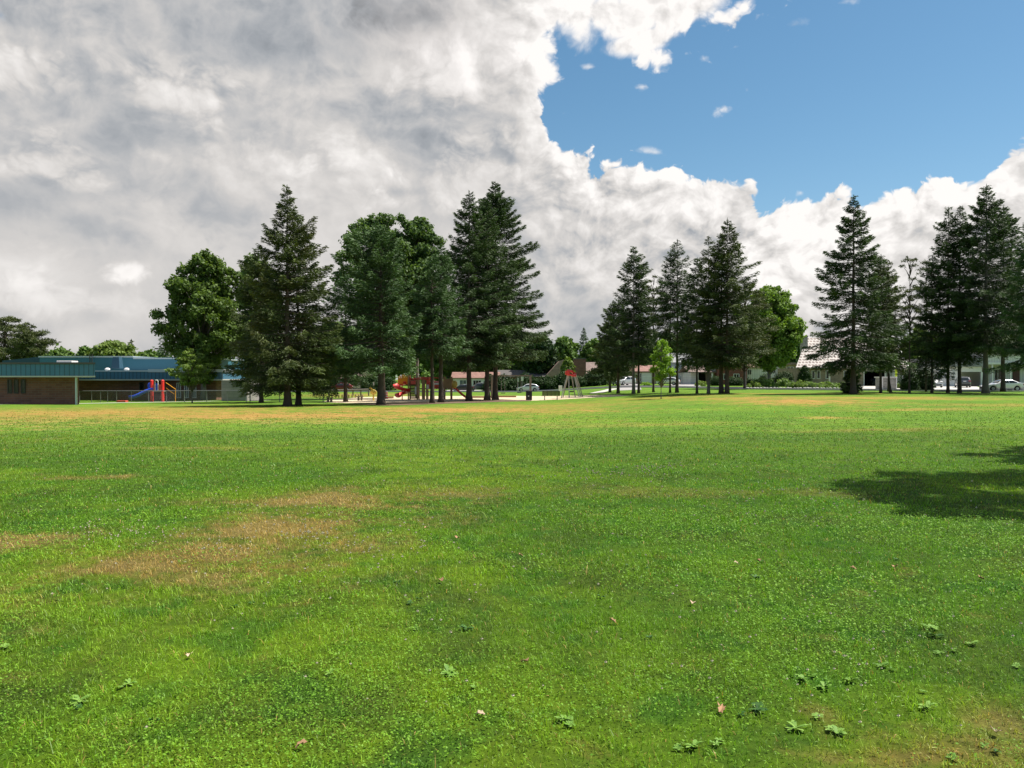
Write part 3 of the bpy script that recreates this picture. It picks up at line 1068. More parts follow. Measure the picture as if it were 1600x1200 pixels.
# pixel x of trunk, base row, apex row, half width of crown (px), row where the crown starts, trunk half width px, material, options, label
spruces = [
    (449, 634.5, 293, 76, 596, 6.6, 'spruce_olive', dict(dens=1.2, shape=.74, gap=.06, skirt=1.4, droop=.22), 'massive dark spruce with the nearest thick trunk, tallest tree left of the playground'),
    (466, 633, 340, 66, 600, 5, 'spruce_olive', dict(dens=.9, shape=.8, side=(.2, 0)), 'spruce close behind the massive one, its flared trunk just to the right'),
    (408, 629, 392, 52, 590, 4, 'spruce_olive', dict(dens=1.2, shape=.55, skirt=1.4, gap=.05), 'lower broad dark spruce between the round maple and the massive spruce'),
    (595, 632.6, 352, 76, 564, 7, 'spruce_blue', dict(dens=1.2, shape=.52, gap=.05, skirt=1.25, droop=.14, side=(-.2, 0)), 'wide blue-green spruce with a stout dark trunk left of the spiral slide'),
    (540, 628, 430, 46, 588, 4, 'spruce_blue', dict(dens=1.1, shape=.55, skirt=1.4), 'short blue-green spruce half hidden left of the wide one'),
    (675, 630, 405, 48, 548, 4.5, 'spruce_blue', dict(dens=1.1, shape=.52, gap=.08, skirt=1.2), 'blue-green spruce in front of the playground, left trunk of a close pair'),
    (689, 629, 385, 44, 546, 5, 'spruce_blue', dict(dens=1.0, shape=.58, gap=.1, skirt=1.1), 'blue-green spruce in front of the playground, right trunk of a close pair'),
    (733, 626.5, 300, 62, 562, 5.3, 'spruce', dict(dens=1.15, shape=.64, gap=.08, skirt=1.0), 'tall ragged spruce just right of the straight red slide'),
    (761, 625.6, 308, 56, 560, 5, 'spruce', dict(dens=1.1, shape=.66, gap=.08, skirt=1.0), 'tall spruce rising between two close neighbours, sky showing at its top'),
    (774, 624.8, 286, 80, 550, 5, 'spruce', dict(dens=1.75, shape=.66, gap=.03, skirt=1.2, droop=.24, side=(.02, 0)), 'tallest spruce of the group behind the litter bin, with a long drooping right side'),
    (966, 614.6, 468, 33, 576, 3.0, 'spruce', dict(dens=1.15, shape=.5, skirt=1.2), 'bushy dark spruce with a bare trunk right of the red-topped swing'),
    (953, 613, 495, 28, 586, 2.6, 'spruce_olive', dict(dens=1.3, shape=.5, skirt=1.4), 'shortest thin-trunked spruce at the left end of the middle row'),
    (990, 615.3, 386, 46, 560, 3.3, 'spruce', dict(dens=.9, shape=.66, gap=.14), 'pointed spruce with a pale trunk in the middle row left of the sapling'),
    (998, 614.6, 430, 30, 560, 2.6, 'spruce', dict(dens=.8, shape=.7, gap=.2), 'slim spruce pressed against the right of the pale-trunked one'),
    (1047, 613.6, 398, 30, 520, 2.1, 'spruce', dict(dens=.7, shape=.66, gap=.22), 'slender spruce with a thin bare trunk just right of the sapling'),
    (1058, 613.4, 375, 40, 540, 3.2, 'spruce', dict(dens=.75, shape=.62, gap=.2), 'open-crowned spruce with a long bare trunk right of the sapling'),
    (1089, 614.6, 405, 34, 566, 2.3, 'spruce', dict(dens=.95, shape=.55, gap=.15), 'thin spruce in front of the porch of the white-pillared house'),
    (1107, 614.8, 371, 33, 560, 3.0, 'spruce_olive', dict(dens=.75, shape=.6, gap=.22), 'sparse spruce with a grey trunk left of the thickest double trunk'),
    (1127, 614.6, 390, 40, 566, 4.4, 'spruce', dict(dens=.9, shape=.6, gap=.12), 'spruce forming the darker left half of the thickest double trunk'),
    (1136, 614.8, 343, 60, 560, 4.2, 'spruce_olive', dict(dens=1.05, shape=.70, gap=.12, skirt=1.0), 'tallest spruce of the middle row, right half of the double trunk'),
    (1333, 616, 306, 68, 564, 5.2, 'spruce', dict(dens=1.35, shape=.76, gap=.08, skirt=1.1, droop=.3), 'tall pointed spruce standing alone before the steep-roofed house'),
    (1376, 614.4, 400, 37, 562, 2.6, 'spruce_olive', dict(dens=1.1, shape=.55, gap=.15), 'thin straggly spruce before the dark open garage'),
    (1392, 613.4, 418, 30, 570, 2.5, 'spruce_olive', dict(dens=1.0, shape=.5, gap=.2, lean=(-1.2, 0)), 'leaning sparse spruce beside the low brick enclosure'),
    (1456, 613.8, 400, 32, 588, 2.4, 'spruce', dict(dens=.75, shape=.5, gap=.2), 'thin dark spruce by the round dark shrub left of the white garage door'),
    (1481, 613.6, 326, 44, 556, 2.9, 'spruce', dict(dens=.95, shape=.62, gap=.12), 'slim spruce in front of the closed white garage door'),
    (1499, 613.8, 323, 42, 558, 3.6, 'spruce', dict(dens=1.0, shape=.6, gap=.1), 'spruce in front of the parked grey car, right of a slim one'),
    (1540, 614.4, 291, 64, 538, 5.3, 'spruce', dict(dens=1.25, shape=.62, gap=.07, skirt=1.1), 'large dark spruce with a thick trunk left of the white sedan'),
    (1567, 611.8, 322, 56, 540, 4.2, 'spruce', dict(dens=1.1, shape=.6, gap=.08), 'big spruce behind the middle of the white sedan at the right edge'),
    (1625, 617, 318, 60, 560, 5, 'spruce_blue', dict(dens=1.1, shape=.6, gap=.08, skirt=1.3), 'greener spruce at the right edge of the view, its trunk out of frame'),
]
for i, (px, by, ty, hw, cb, tw, mt, opt, lab) in enumerate(spruces):
    g = G(px, by)
    sc = g.y / F
    H = (by - ty) * sc
    hb = max(.6, (by - cb) * sc)
    rng = np.random.default_rng(100 + i)
    opt = dict(opt)
    lean = opt.get('lean', (0, 0))
    hb_ = hb
    Q, Rn, st = spruce(rng, H, hb_, hw * sc * 1.12, esz=1.0 if g.y < 95 else 1.12, **opt)
    bark = M['bark_grey'] if px in (990, 1107, 1540) else M['bark']
    tree('spruce_tree', lab, 'tree', g, Q, Rn, st, M[mt], bark, H, tw * sc * .86, SPR, lean, seed=i, flare=1.5 if tw > 4.5 else 1.3)

# the young shoots round the foot of the lone spruce
rng = np.random.default_rng(4)
g = G(1335, 615.2)
Q, Rn, st = spruce(rng, 2.4, .1, 1.1, dens=1.8, shape=.5, gap=.05, skirt=1.5)
tree('young_spruce', 'knee-high young spruce growing round the foot of the lone tall spruce', 'tree', g + Vector((0, .9, 0)), Q, Rn, st, M['spruce'], M['bark'], 2.6, .05)

# broadleaf trees of the park: px, base row or (depth), top row, half width, ...
def leafy(name, lab, px, d, ty, hw, cb, mat, bark='bark_grey', n=70, per=420, sz=.14, egg=.5, cr=(.8, 1.5), tw=3, seed=1, flat=.85, needles=False, top=.8, group=None, cat='tree', zz=None, fill=.5):
    p = at(px, d)
    sc = d / F
    H = PZ(ty, d) - p.z
    hb = PZ(cb, d) - p.z
    rng = np.random.default_rng(seed)
    Q, Rn, st = broadleaf(rng, H, hb, hw * sc, per, sz, n, egg, cr, flat, needles, fill=fill)
    return tree(name, lab, cat, p, Q, Rn, st, M[mat], M[bark], H, tw * sc * .8, group, top=top, seed=seed, flare=1.3)


leafy('maple_tree', 'round full-crowned green maple beside the school, left of the spruces', 318, 88, 388, 67, 600, 'maple', n=190, per=300, sz=.17, egg=.52, cr=(.7, 1.5), tw=6, seed=21)
leafy('maple_tree', 'green leafy tree peeking out behind the maple and the massive spruce', 400, 104, 383, 40, 590, 'maple', n=50, per=220, sz=.22, cr=(1.1, 1.9), tw=5, seed=22)
leafy('poplar_tree', 'tall leafy tree behind the wide blue-green spruce, pale trunk at the spiral slide', 599, 96, 328, 78, 552, 'poplar', n=105, per=250, sz=.19, egg=.62, cr=(1.0, 1.9), tw=4, seed=23)
leafy('poplar_tree', 'tall leafy tree whose top shows between the wide spruce and the ragged pair', 652, 98, 334, 52, 552, 'poplar', n=90, per=250, sz=.19, egg=.6, cr=(1.0, 1.8), tw=4, seed=24)
leafy('small_tree', 'small light green layered tree in front of the school by the fence', 300, 74, 543, 34, 604, 'light_tree', n=46, per=800, sz=.09, egg=.36, cr=(.35, .75), tw=1.4, seed=25, flat=.5, fill=.2)
leafy('maple_sapling', 'bright yellow-green maple sapling on a thin trunk in the open lawn', 1033, G(1033, 623).y, 528, 23, 598, 'young', n=42, per=1100, sz=.085, egg=.38, cr=(.28, .55), tw=1.0, seed=26, fill=.2, top=.9)
leafy('maple_tree', 'big bright green maple behind the right side of the middle spruces', 1202, 128, 443, 54, 580, 'bright_maple', n=150, per=200, sz=.22, egg=.5, cr=(.9, 1.9), tw=4, seed=27)
leafy('pine_tree', 'olive-brown pine with flat tufted boughs right of the middle spruces', 1163, 112, 432, 56, 570, 'pine', 'bark', n=60, per=170, sz=.20, egg=.36, cr=(.9, 1.7), tw=2, seed=28, flat=.36, needles=True, top=.95, fill=.15)
leafy('pine_tree', 'olive-brown open pine between two spruces behind the sapling', 1021, 100, 425, 36, 560, 'pine', 'bark', n=40, per=170, sz=.19, egg=.45, cr=(.7, 1.3), tw=2.4, seed=29, flat=.34, needles=True, top=.95, fill=.15)
leafy('pine_tree', 'thin bare-stemmed pine with a small ragged top between two groups of spruces', 1421, G(1421, 614.6).y, 395, 27, 540, 'pine', 'bark', n=40, per=200, sz=.15, egg=.62, cr=(.4, .9), tw=2.2, seed=30, flat=.4, needles=True, top=.95, fill=.15)
leafy('pine_tree', 'thin-topped pine crowding the left of the slim spruces on the right', 1447, 92, 398, 24, 560, 'pine', 'bark', n=30, per=190, sz=.17, egg=.6, cr=(.6, 1.2), tw=2.0, seed=31, flat=.4, needles=True, top=.95, fill=.15)
leafy('pine_tree', 'pale ragged pine close behind the lone pointed spruce', 1388, 94, 402, 24, 560, 'pine', 'bark', n=34, per=190, sz=.17, egg=.55, cr=(.6, 1.2), tw=1.8, seed=32, flat=.4, needles=True, top=.95, fill=.15)

# the tree out of frame on the right whose shade lies on the lawn
rng = np.random.default_rng(77)
Q, Rn, st = broadleaf(rng, 13.0, 6.6, 3.7, 420, .12, 64, .5, (.6, 1.1))
tree('maple_tree', 'leafy maple standing just outside the right edge, shading the lawn', 'tree', (13.6, 12.6, tz(13.6, 12.6)), Q, Rn, st, M['maple'], M['bark_grey'], 13.0, .2)
Q, Rn, st = broadleaf(rng, 13.0, 6.0, 3.2, 420, .12, 50, .5, (.6, 1.1))
tree('maple_tree', 'second leafy maple outside the right edge, farther from the camera', 'tree', (18.4, 18.2, tz(18.4, 18.2)), Q, Rn, st, M['maple'], M['bark_grey'], 13.0, .2)

# trees beyond the school and the houses: px, depth, top row, half width, base row of crown, material, kind, label
FAR = 'background trees behind the school and the houses'
far = [
    (8, 150, 488, 44, 575, 'pine', 'p', 'dark pine behind the school roof at the left edge'),
    (46, 145, 500, 34, 578, 'pine', 'p', 'dark rounded pine behind the school, second from the left edge'),
    (95, 170, 541, 20, 580, 'far_tree', 'b', 'low green tree right of the dark pines behind the school'),
    (133, 170, 538, 14, 580, 'far_tree', 'b', 'small dark green tree left of the pale green crowns behind the school'),
    (178, 160, 530, 34, 580, 'far_light', 'b', 'broad pale green tree behind the school roof'),
    (206, 175, 529, 9, 570, 'pine', 'p', 'thin bare-topped pine above the pale green crowns'),
    (232, 175, 545, 24, 580, 'far_tree', 'b', 'low green tree right of the pale green crowns behind the school'),
    (262, 140, 516, 28, 590, 'spruce_blue', 's', 'blue-green conifer between the school roof and the maple'),
    (438, 165, 520, 40, 596, 'far_tree', 'b', 'leafy tree far behind the massive spruce'),
    (520, 175, 500, 60, 590, 'far_tree', 'b', 'leafy tree far behind the gap left of the wide spruce'),
    (605, 185, 500, 60, 590, 'far_tree', 'b', 'leafy tree far behind the wide blue-green spruce'),
    (700, 200, 500, 60, 585, 'far_tree', 'b', 'leafy tree far behind the red-roofed house'),
    (790, 200, 500, 55, 596, 'far_tree', 'b', 'leafy tree far behind the tallest spruce'),
    (845, 190, 520, 30, 596, 'hedge', 'b', 'dark leafy tree behind the wooden swing frame'),
    (882, 205, 522, 26, 590, 'far_tree', 'b', 'green tree behind the pink-brown roof right of the tall spruces'),
    (912, 215, 512, 16, 580, 'spruce_blue', 's', 'pointed conifer above the green trees in the gap'),
    (887, 176, 557, 11, 600, 'far_light', 'b', 'small light green tree between the pink roof and the brick chimney'),
    (930, 205, 526, 24, 590, 'far_tree', 'b', 'green tree behind the brick chimney'),
    (985, 210, 530, 50, 590, 'far_tree', 'b', 'green tree behind the white garage of the middle houses'),
    (1075, 215, 520, 50, 590, 'far_tree', 'b', 'green tree behind the two-storey pale house'),
    (1150, 215, 515, 50, 585, 'far_tree', 'b', 'green tree behind the brick gabled house'),
    (1232, 220, 500, 24, 580, 'far_tree', 'b', 'green tree between the white house and the steep roof'),
    (1436, 185, 508, 28, 600, 'far_light', 'b', 'bright green tree seen behind the thin bare-stemmed pine'),
    (1465, 190, 515, 40, 600, 'far_tree', 'b', 'green tree behind the closed white garage door'),
    (1540, 200, 500, 60, 590, 'far_tree', 'b', 'green tree behind the porch house'),
    (1610, 200, 490, 60, 590, 'far_tree', 'b', 'green tree behind the right end of the porch house'),
]
for i, (px, d, ty, hw, cb, mt, kd, lab) in enumerate(far):
    if kd == 's':
        p = at(px, d)
        sc = d / F
        H = PZ(ty, d) - p.z
        rng = np.random.default_rng(300 + i)
        Q, Rn, st = spruce(rng, H, 1.5, hw * sc, dens=.45, esz=1.9, shape=.7, gap=.05, skirt=1.4)
        tree('conifer', lab, 'tree', p, Q, Rn, [], M[mt], M['bark'], H, .25, FAR, seed=i)
    elif kd == 'p':
        leafy('pine_tree', lab, px, d, ty, hw, cb, mt, 'bark', n=60 if hw > 15 else 14, per=110, sz=.30, cr=(1.0, 2.0) if hw > 15 else (.5, .9), seed=300 + i, flat=.55, needles=True, group=FAR, fill=.2)
    else:
        leafy('leafy_tree', lab, px, d, ty, hw, cb, mt, n=int(30 + hw), per=70, sz=.42, cr=(1.4, 2.8) if hw > 15 else (.9, 1.6), seed=300 + i, group=FAR)

# a closed belt of far trees along the horizon, too many to count
rng = np.random.default_rng(8)
C, Rd = [], []
for k in range(330):
    a = math.radians(rng.uniform(-50, 50))
    dd = rng.uniform(235, 300)
    x, y = dd * math.sin(a), dd * math.cos(a)
    r = rng.uniform(2.2, 4.6)
    C.append(np.array([x, y, tz(x, y) + rng.uniform(1.5, 8.0)]))
    Rd.append(r)
Q, Rn = leafballs(rng, C, Rd, 34, .7)
tag(link('far_woodland', quads_mesh('far_woodland', Q, [M['far_tree']], Rn)), 'unbroken belt of far green trees along the horizon', 'woodland', kind='stuff')


# hedges, garden shrubs, clipped bushes
def shrub(name, lab, px, d, w, h, mat, seed, group=None, cone=False, n=14, sz=.09, per=500, cat='shrub', depth=None):
    rng = np.random.default_rng(seed)
    p = at(px, d)
    C, Rd = [], []
    if cone:
        for k in range(26):
            t = (k + .5) / 26
            rr = w / 2 * (1 - t ** 1.8) ** .6
            for q in range(3):
                a = rng.random() * 6.28
                C.append(np.array([math.cos(a) * rr * .55, math.sin(a) * rr * .55, t * h * .93]))
                Rd.append(max(.15, rr * .5))
    else:
        for k in range(n):
            a = rng.random() * 6.28
            q = rng.random() ** .5
            r = h * rng.uniform(.24, .38)
            C.append(np.array([math.cos(a) * q * max(0, w / 2 - r * .6), math.sin(a) * q * max(0, (depth or w) / 2 - r * .6), rng.uniform(r * .3, max(r * .4, h - r * 1.0)) * (1 - .35 * q)]))
            Rd.append(r)
    Q, Rn = leafballs(rng, C, Rd, per, sz)
    t = thing(name, lab, cat, p, 0, group)
    link('leaves', quads_mesh('leaves', Q, [M[mat]], Rn), t)
    mb = MB()
    for k in range(5):
        a = k * 1.25
        mb.tube([(0, 0, -.05), (math.cos(a) * w * .1, math.sin(a) * w * .1, h * .3), (math.cos(a) * w * .22, math.sin(a) * w * .22, h * .6)], [.03, .02, .01], 5)
    mb.build('stems', M['bark'], t)
    return t


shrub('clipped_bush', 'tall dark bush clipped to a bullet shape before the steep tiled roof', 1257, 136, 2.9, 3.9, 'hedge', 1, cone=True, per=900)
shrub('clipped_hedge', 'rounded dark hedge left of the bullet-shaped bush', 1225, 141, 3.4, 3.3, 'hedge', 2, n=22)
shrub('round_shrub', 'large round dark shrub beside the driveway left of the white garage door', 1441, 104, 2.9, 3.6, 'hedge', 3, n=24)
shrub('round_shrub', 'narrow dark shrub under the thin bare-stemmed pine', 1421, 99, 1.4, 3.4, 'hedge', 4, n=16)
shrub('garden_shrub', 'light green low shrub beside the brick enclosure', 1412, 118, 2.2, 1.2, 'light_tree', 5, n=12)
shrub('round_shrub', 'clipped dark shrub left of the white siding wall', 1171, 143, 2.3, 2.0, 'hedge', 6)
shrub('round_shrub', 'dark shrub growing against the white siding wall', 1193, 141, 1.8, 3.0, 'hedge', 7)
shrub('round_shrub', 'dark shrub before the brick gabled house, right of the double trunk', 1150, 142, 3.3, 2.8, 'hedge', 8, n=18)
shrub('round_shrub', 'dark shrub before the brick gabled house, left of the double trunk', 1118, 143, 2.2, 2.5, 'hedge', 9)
shrub('round_shrub', 'low shrub before the dark garage of the porch house', 1095, 142, 2.2, 1.3, 'light_tree', 10)
shrub('garden_shrub', 'yellow-green shrubs below the white garage of the brown-roofed house', 1009, 145, 2.6, 1.0, 'young', 11)
HG = 'dark shrubs in front of the houses beyond the playground'
for k, (px, w, h, lab) in enumerate(((792, 6.5, 4.2, 'dark shrub behind the hanging swing seats'), (822, 6, 4.4, 'dark shrub behind the white hatchback'),
                                    (858, 5, 3.6, 'dark shrub right of the white hatchback'), (905, 5.5, 3.6, 'dark shrub below the brick chimney'),
                                    (932, 6, 4.6, 'dark shrub left of the middle row of spruces'), (770, 5, 4.2, 'dark shrub behind the trunks right of the red slide'),
                                    (880, 3.6, 4.0, 'dark shrub behind the red-topped swing'), (842, 5, 3.4, 'dark shrub over the tail of the white hatchback'), (806, 6, 3.8, 'dark shrub left of the white hatchback'),
                                    (486, 7, 4.0, 'dark shrub seen through the gap left of the red car'), (508, 7, 4.6, 'dark shrub just left of the red car'), (574, 7, 4.4, 'dark shrub left of the thick dark trunk'), (600, 6, 4.2, 'dark shrub behind the striped post'), (552, 6, 4.6, 'dark shrub behind the blank board'))):
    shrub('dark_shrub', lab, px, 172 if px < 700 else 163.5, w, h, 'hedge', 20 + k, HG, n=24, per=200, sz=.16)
for k, (px, w, h) in enumerate(((847, 2.4, 1.3), (866, 2.2, 2.0), (874, 1.6, 1.2))):
    shrub('garden_shrub', ('small pale shrub just behind the rear of the white hatchback', 'pale flowering shrub behind the park bench', 'low pale shrub behind the right end of the park bench')[k], px, 166, w, h, 'bed', 40 + k, per=300, sz=.12)
BED = 'leafy plants of the garden bed before the steep-roofed house'
rng0 = random.Random(3)
bl = ['leftmost low plant of the garden bed', 'tall pale plant at the left of the garden bed', 'plant in front of the tall pale one in the garden bed', 'plant below the dark rounded hedge',
      'broad plant left of the bullet-shaped bush', 'low plant in front of the bullet-shaped bush', 'plant just right of the bullet-shaped bush', 'grey-green plant near the middle of the garden bed',
      'low spreading plant right of the middle of the garden bed', 'plant left of the white post in the garden bed', 'plant at the foot of the white post', 'rightmost plant of the garden bed beside the lone spruce']
for k in range(12):
    px = 1176 + k * 12.4
    big = k in (1, 2, 4)
    shrub('garden_plant', bl[k], px, 122 + rng0.uniform(-3, 6) + (4 if big else 0), rng0.uniform(1.9, 2.8), 2.0 if big else rng0.uniform(1.0, 1.5), 'bed' if k % 3 else 'light_tree', 60 + k, BED, n=14, per=420, sz=.11, cat='plant')

# ------------------------------------------------------------------ buildings
M['teal_ribbed'] = ribbed('teal_cladding', (0.050, 0.155, 0.245), 0.42, 0)
M['teal'] = plain('teal_metal', (0.045, 0.155, 0.215), 0.5, 0.12, 0.5)
M['teal_dark'] = plain('dark_teal_metal', (0.02, 0.065, 0.10), 0.5, 0.1, 0.5)
M['flashing'] = plain('metal_flashing', (0.50, 0.54, 0.56), 0.4, 0.06, 1, metal=0.3)
M['roof_felt'] = plain('roof_felt', (0.10, 0.09, 0.085), 0.9, 0.15, 0.8)
M['soffit'] = plain('cream_trim', (0.48, 0.46, 0.40), 0.7, 0.06, 1)
M['brick'] = bricks('brown_brick', (0.215, 0.090, 0.058), (0.145, 0.058, 0.040), (0.16, 0.13, 0.11), 0.6, 0.2)
M['red_brick'] = bricks('red_brick', (0.20, 0.055, 0.035), (0.13, 0.038, 0.028), (0.16, 0.12, 0.10), 0.5, 0.17)
M['tan_brick'] = bricks('tan_brick', (0.30, 0.22, 0.15), (0.22, 0.16, 0.11), (0.3, 0.27, 0.22), 0.5, 0.18)
M['stone'] = bricks('grey_stone', (0.30, 0.28, 0.25), (0.20, 0.19, 0.17), (0.34, 0.32, 0.30), 0.5, 0.25, msize=.03)
M['block'] = bricks('concrete_block', (0.30, 0.275, 0.26), (0.25, 0.23, 0.22), (0.2, 0.19, 0.18), 0.9, 0.35)
M['white_siding'] = ribbed('white_siding', (0.68, 0.65, 0.62), 0.35, 2, 0.3, 0.6, dark=0.22)
M['white_board'] = ribbed('white_boards', (0.66, 0.63, 0.60), 0.45, 0, 0.3, 0.6, dark=0.22)
M['white_paint'] = plain('white_paint', (0.70, 0.67, 0.65), 0.5, 0.04, 1)
M['blue_siding'] = ribbed('pale_blue_siding', (0.42, 0.48, 0.53), 0.3, 2, 0.3, 0.6, dark=0.2)
M['shingle_brown'] = bricks('brown_shingles', (0.24, 0.17, 0.15), (0.17, 0.12, 0.10), (0.08, 0.06, 0.05), 0.7, 0.32)
M['shingle_red'] = bricks('red_brown_shingles', (0.26, 0.14, 0.11), (0.20, 0.10, 0.08), (0.12, 0.07, 0.05), 0.7, 0.32)
M['shingle_pink'] = bricks('pink_brown_shingles', (0.36, 0.23, 0.18), (0.28, 0.18, 0.14), (0.18, 0.12, 0.1), 0.7, 0.32)
M['tiles'] = bricks('pale_roof_tiles', (0.27, 0.21, 0.19), (0.21, 0.165, 0.15), (0.55, 0.50, 0.46), 0.62, 0.50, msize=.09, bump=.8)
M['shingle_grey'] = bricks('grey_shingles', (0.30, 0.30, 0.30), (0.22, 0.22, 0.22), (0.1, 0.1, 0.1), 0.7, 0.32)
M['shade_inside'] = plain('painted_shade', (0.010, 0.009, 0.009), 0.9, 0.2, 1)  # near-black colour stands in for the shade inside the garages
M['dark_door'] = plain('dark_door_paint', (0.09, 0.03, 0.025), 0.5, 0.1, 1)
M['window'] = glass('window_glass', (0.012, 0.014, 0.017), 0.12)
M['curtain'] = glass('curtained_glass', (0.10, 0.12, 0.13))
M['frame_dark'] = plain('dark_frame', (0.04, 0.035, 0.03), 0.6, 0.1, 1)
M['steel'] = plain('galvanised_steel', (0.26, 0.26, 0.26), 0.5, 0.08, 2, metal=0.55)


def house(name, label, cat, px, d, group=None):
    return thing(name, label, cat, at(px, d), 0, group)


def wbox(mb, x0, x1, ytop, ybot, d0, d1, dref=None):
    """box given by its pixel columns and rows at depth dref (front face at d0)"""
    dr = dref or d0
    mb.b2(PX(x0, dr), PX(x1, dr), d0, d1, PZ(ybot, dr), PZ(ytop, dr))
    return mb


def window_part(parent, x0, x1, yt, yb, d, glassmat='window', frame='white_paint', mull=1, name='window'):
    """frame with mullions standing 6 cm proud of the wall at d, glass behind it"""
    X0, X1, Z0, Z1 = PX(x0, d), PX(x1, d), PZ(yb, d), PZ(yt, d)
    t = .09
    mb = MB()
    y0, y1 = d - .07, d - .003
    mb.b2(X0, X1, y0, y1, Z1 - t, Z1).b2(X0, X1, y0, y1, Z0, Z0 + t)
    mb.b2(X0, X0 + t, y0, y1, Z0 + t, Z1 - t).b2(X1 - t, X1, y0, y1, Z0 + t, Z1 - t)
    for k in range(mull):
        xm = X0 + (X1 - X0) * (k + 1) / (mull + 1)
        mb.b2(xm - .035, xm + .035, y0 + .01, y1, Z0 + t, Z1 - t)
    w = mb.build(name, M[frame], parent, world=True)
    g = MB().b2(X0 + t * .9, X1 - t * .9, y0 + .035, y1 - .004, Z0 + t * .9, Z1 - t * .9).build('pane', M[glassmat], None)
    g.data.transform(Matrix.Translation(-Vector(parent.location)))
    g.parent = w
    return w


def gable(mb, xa, xb, y0, y1, ze, zr, over=.4, thick=.18, ridge='x'):
    """a pitched roof as two thick slabs; ridge along x (slopes face the viewer) or y (gable end faces the viewer)"""
    if ridge == 'x':
        ym = (y0 + y1) / 2
        s = (zr - ze) / (ym - y0)
        a, b = y0 - over, y1 + over
        mb.prism([(a, ze - s * over), (ym, zr), (ym, zr + thick), (a, ze - s * over + thick)], 'x', xa - over, xb + over)
        mb.prism([(b, ze - s * over), (b, ze - s * over + thick), (ym, zr + thick), (ym, zr)], 'x', xa - over, xb + over)
    else:
        xm = (xa + xb) / 2
        s = (zr - ze) / (xm - xa)
        a, b = xa - over, xb + over
        mb.prism([(a, ze - s * over), (xm, zr), (xm, zr + thick), (a, ze - s * over + thick)], 'y', y0 - over, y1 + over)
        mb.prism([(b, ze - s * over), (b, ze - s * over + thick), (xm, zr + thick), (xm, zr)], 'y', y0 - over, y1 + over)
    return mb


# --- the school: brick wings under teal cladding
s = thing('school', 'low brown brick school with deep teal metal fascias and flat stepped roofs', 'school', G(60, 631.6))
d1 = G(60, 631.6).y
xl, xr = PX(-260, d1), PX(123.5, d1)
zg = tz(PX(60, d1), d1) - .3
def wing(x0, x1, y0, dep, z0, z1):
    """plan with its right end running back away from the path"""
    k = x1 / y0
    return MB().prism([(x0, y0), (x1, y0), (x1 + dep * k * 1.08, y0 + dep), (x0 + dep * k, y0 + dep)], 'z', z0, z1)


wing(xl, xr, d1, 17, zg, PZ(589.5, d1)).build('brick_wall', M['brick'], s, world=True)
wing(xl, xr + 2.05, d1 - 1.2, 19, PZ(587.2, d1), PZ(569.5, d1)).build('fascia', M['teal_ribbed'], s, world=True)
wing(xl, xr + 2.1, d1 - 1.25, 19.05, PZ(589.4, d1), PZ(587.25, d1)).build('soffit', M['soffit'], s, world=True)
wing(xl, xr + 2.12, d1 - 1.28, 19.1, PZ(569.4, d1), PZ(566.6, d1)).build('roof_edge', M['roof_felt'], s, world=True)
p = MB()
p.b2(xr + .15, xr + .26, d1 - .9, d1 - .72, zg, PZ(589.5, d1))
p.build('downpipe', M['flashing'], s, world=True)
for a in (12, 22, 33):
    window_part(s, a, a + 7.2, 592.5, 615, d1, 'window', 'frame_dark', 0)
# raised rear volume and the right wing behind
d2, d3 = d1 + 20, d1 + 30
r0, r1 = PX(118, d2), PX(338, d2)
MB().b2(r0, r1, d2, d2 + 9, tz(PX(200, d2), d2) - .4, PZ(594.5, d2)).build('brick_wall', M['brick'], s, world=True)
MB().b2(r0, r1 + 1, d2 - 1, d2 + 9.5, PZ(592.3, d2), PZ(581.0, d2)).build('fascia', M['teal_ribbed'], s, world=True)
MB().b2(r0, r1 + 1.05, d2 - 1.05, d2 + 9.55, PZ(594.4, d2), PZ(592.4, d2)).build('soffit', M['soffit'], s, world=True)
fl = MB()
fl.b2(r0, PX(238, d2), d2 - 1.1, d2 + 9.6, PZ(580.9, d2), PZ(578.6, d2))
fl.b2(PX(238.2, d2), r1 + 1.1, d2 - 1.12, d2 + 9.62, PZ(581.6, d2), PZ(577.0, d2))
fl.build('flashing', M['flashing'], s, world=True)
MB().b2(PX(62, d3), PX(330, d3), d3, d3 + 22, PZ(585, d3), PZ(558.6, d3)).build('upper_wall', M['teal'], s, world=True)
fl = MB()
fl.b2(PX(62, d3) - .1, PX(208.5, d3), d3 - .1, d3 + 22.1, PZ(558.5, d3), PZ(556.4, d3))
fl.b2(PX(208.7, d3), PX(330, d3) + .1, d3 - .12, d3 + 22.1, PZ(561.0, d3), PZ(559.2, d3))
fl.build('flashing', M['flashing'], s, world=True)
mb = MB()
xa, xb = PX(2, d3), PX(61.5, d3)
mb.prism([(xa, PZ(585, d3)), (xb, PZ(585, d3)), (xb, PZ(557.4, d3)), (xa, PZ(563.5, d3))], 'y', d3 + .2, d3 + 18)
mb.build('side_wall', M['teal_dark'], s, world=True)
ch = MB()
xm = PX(183.5, d2 + 4)
ch.box((xm, d2 + 4, (PZ(575, d2 + 4) + PZ(558.5, d2 + 4)) / 2), (1.0, 1.0, PZ(558.5, d2 + 4) - PZ(576, d2 + 4)), 0, .72)
ch.build('chimney', M['teal_dark'], s, world=True)
for a in (168, 198):
    v = MB()
    v.smooth = True
    zc = PZ(577.5, d2 + 3)
    v.tube([(PX(a, d2 + 3), d2 + 3, zc - .35), (PX(a, d2 + 3), d2 + 3, zc + .05)], .25, 12)
    v.ball((PX(a, d2 + 3), d2 + 3, zc + .04), .30, 12, 8, (1, 1, .6))
    v.build('roof_vent', M['white_paint'], s, world=True)
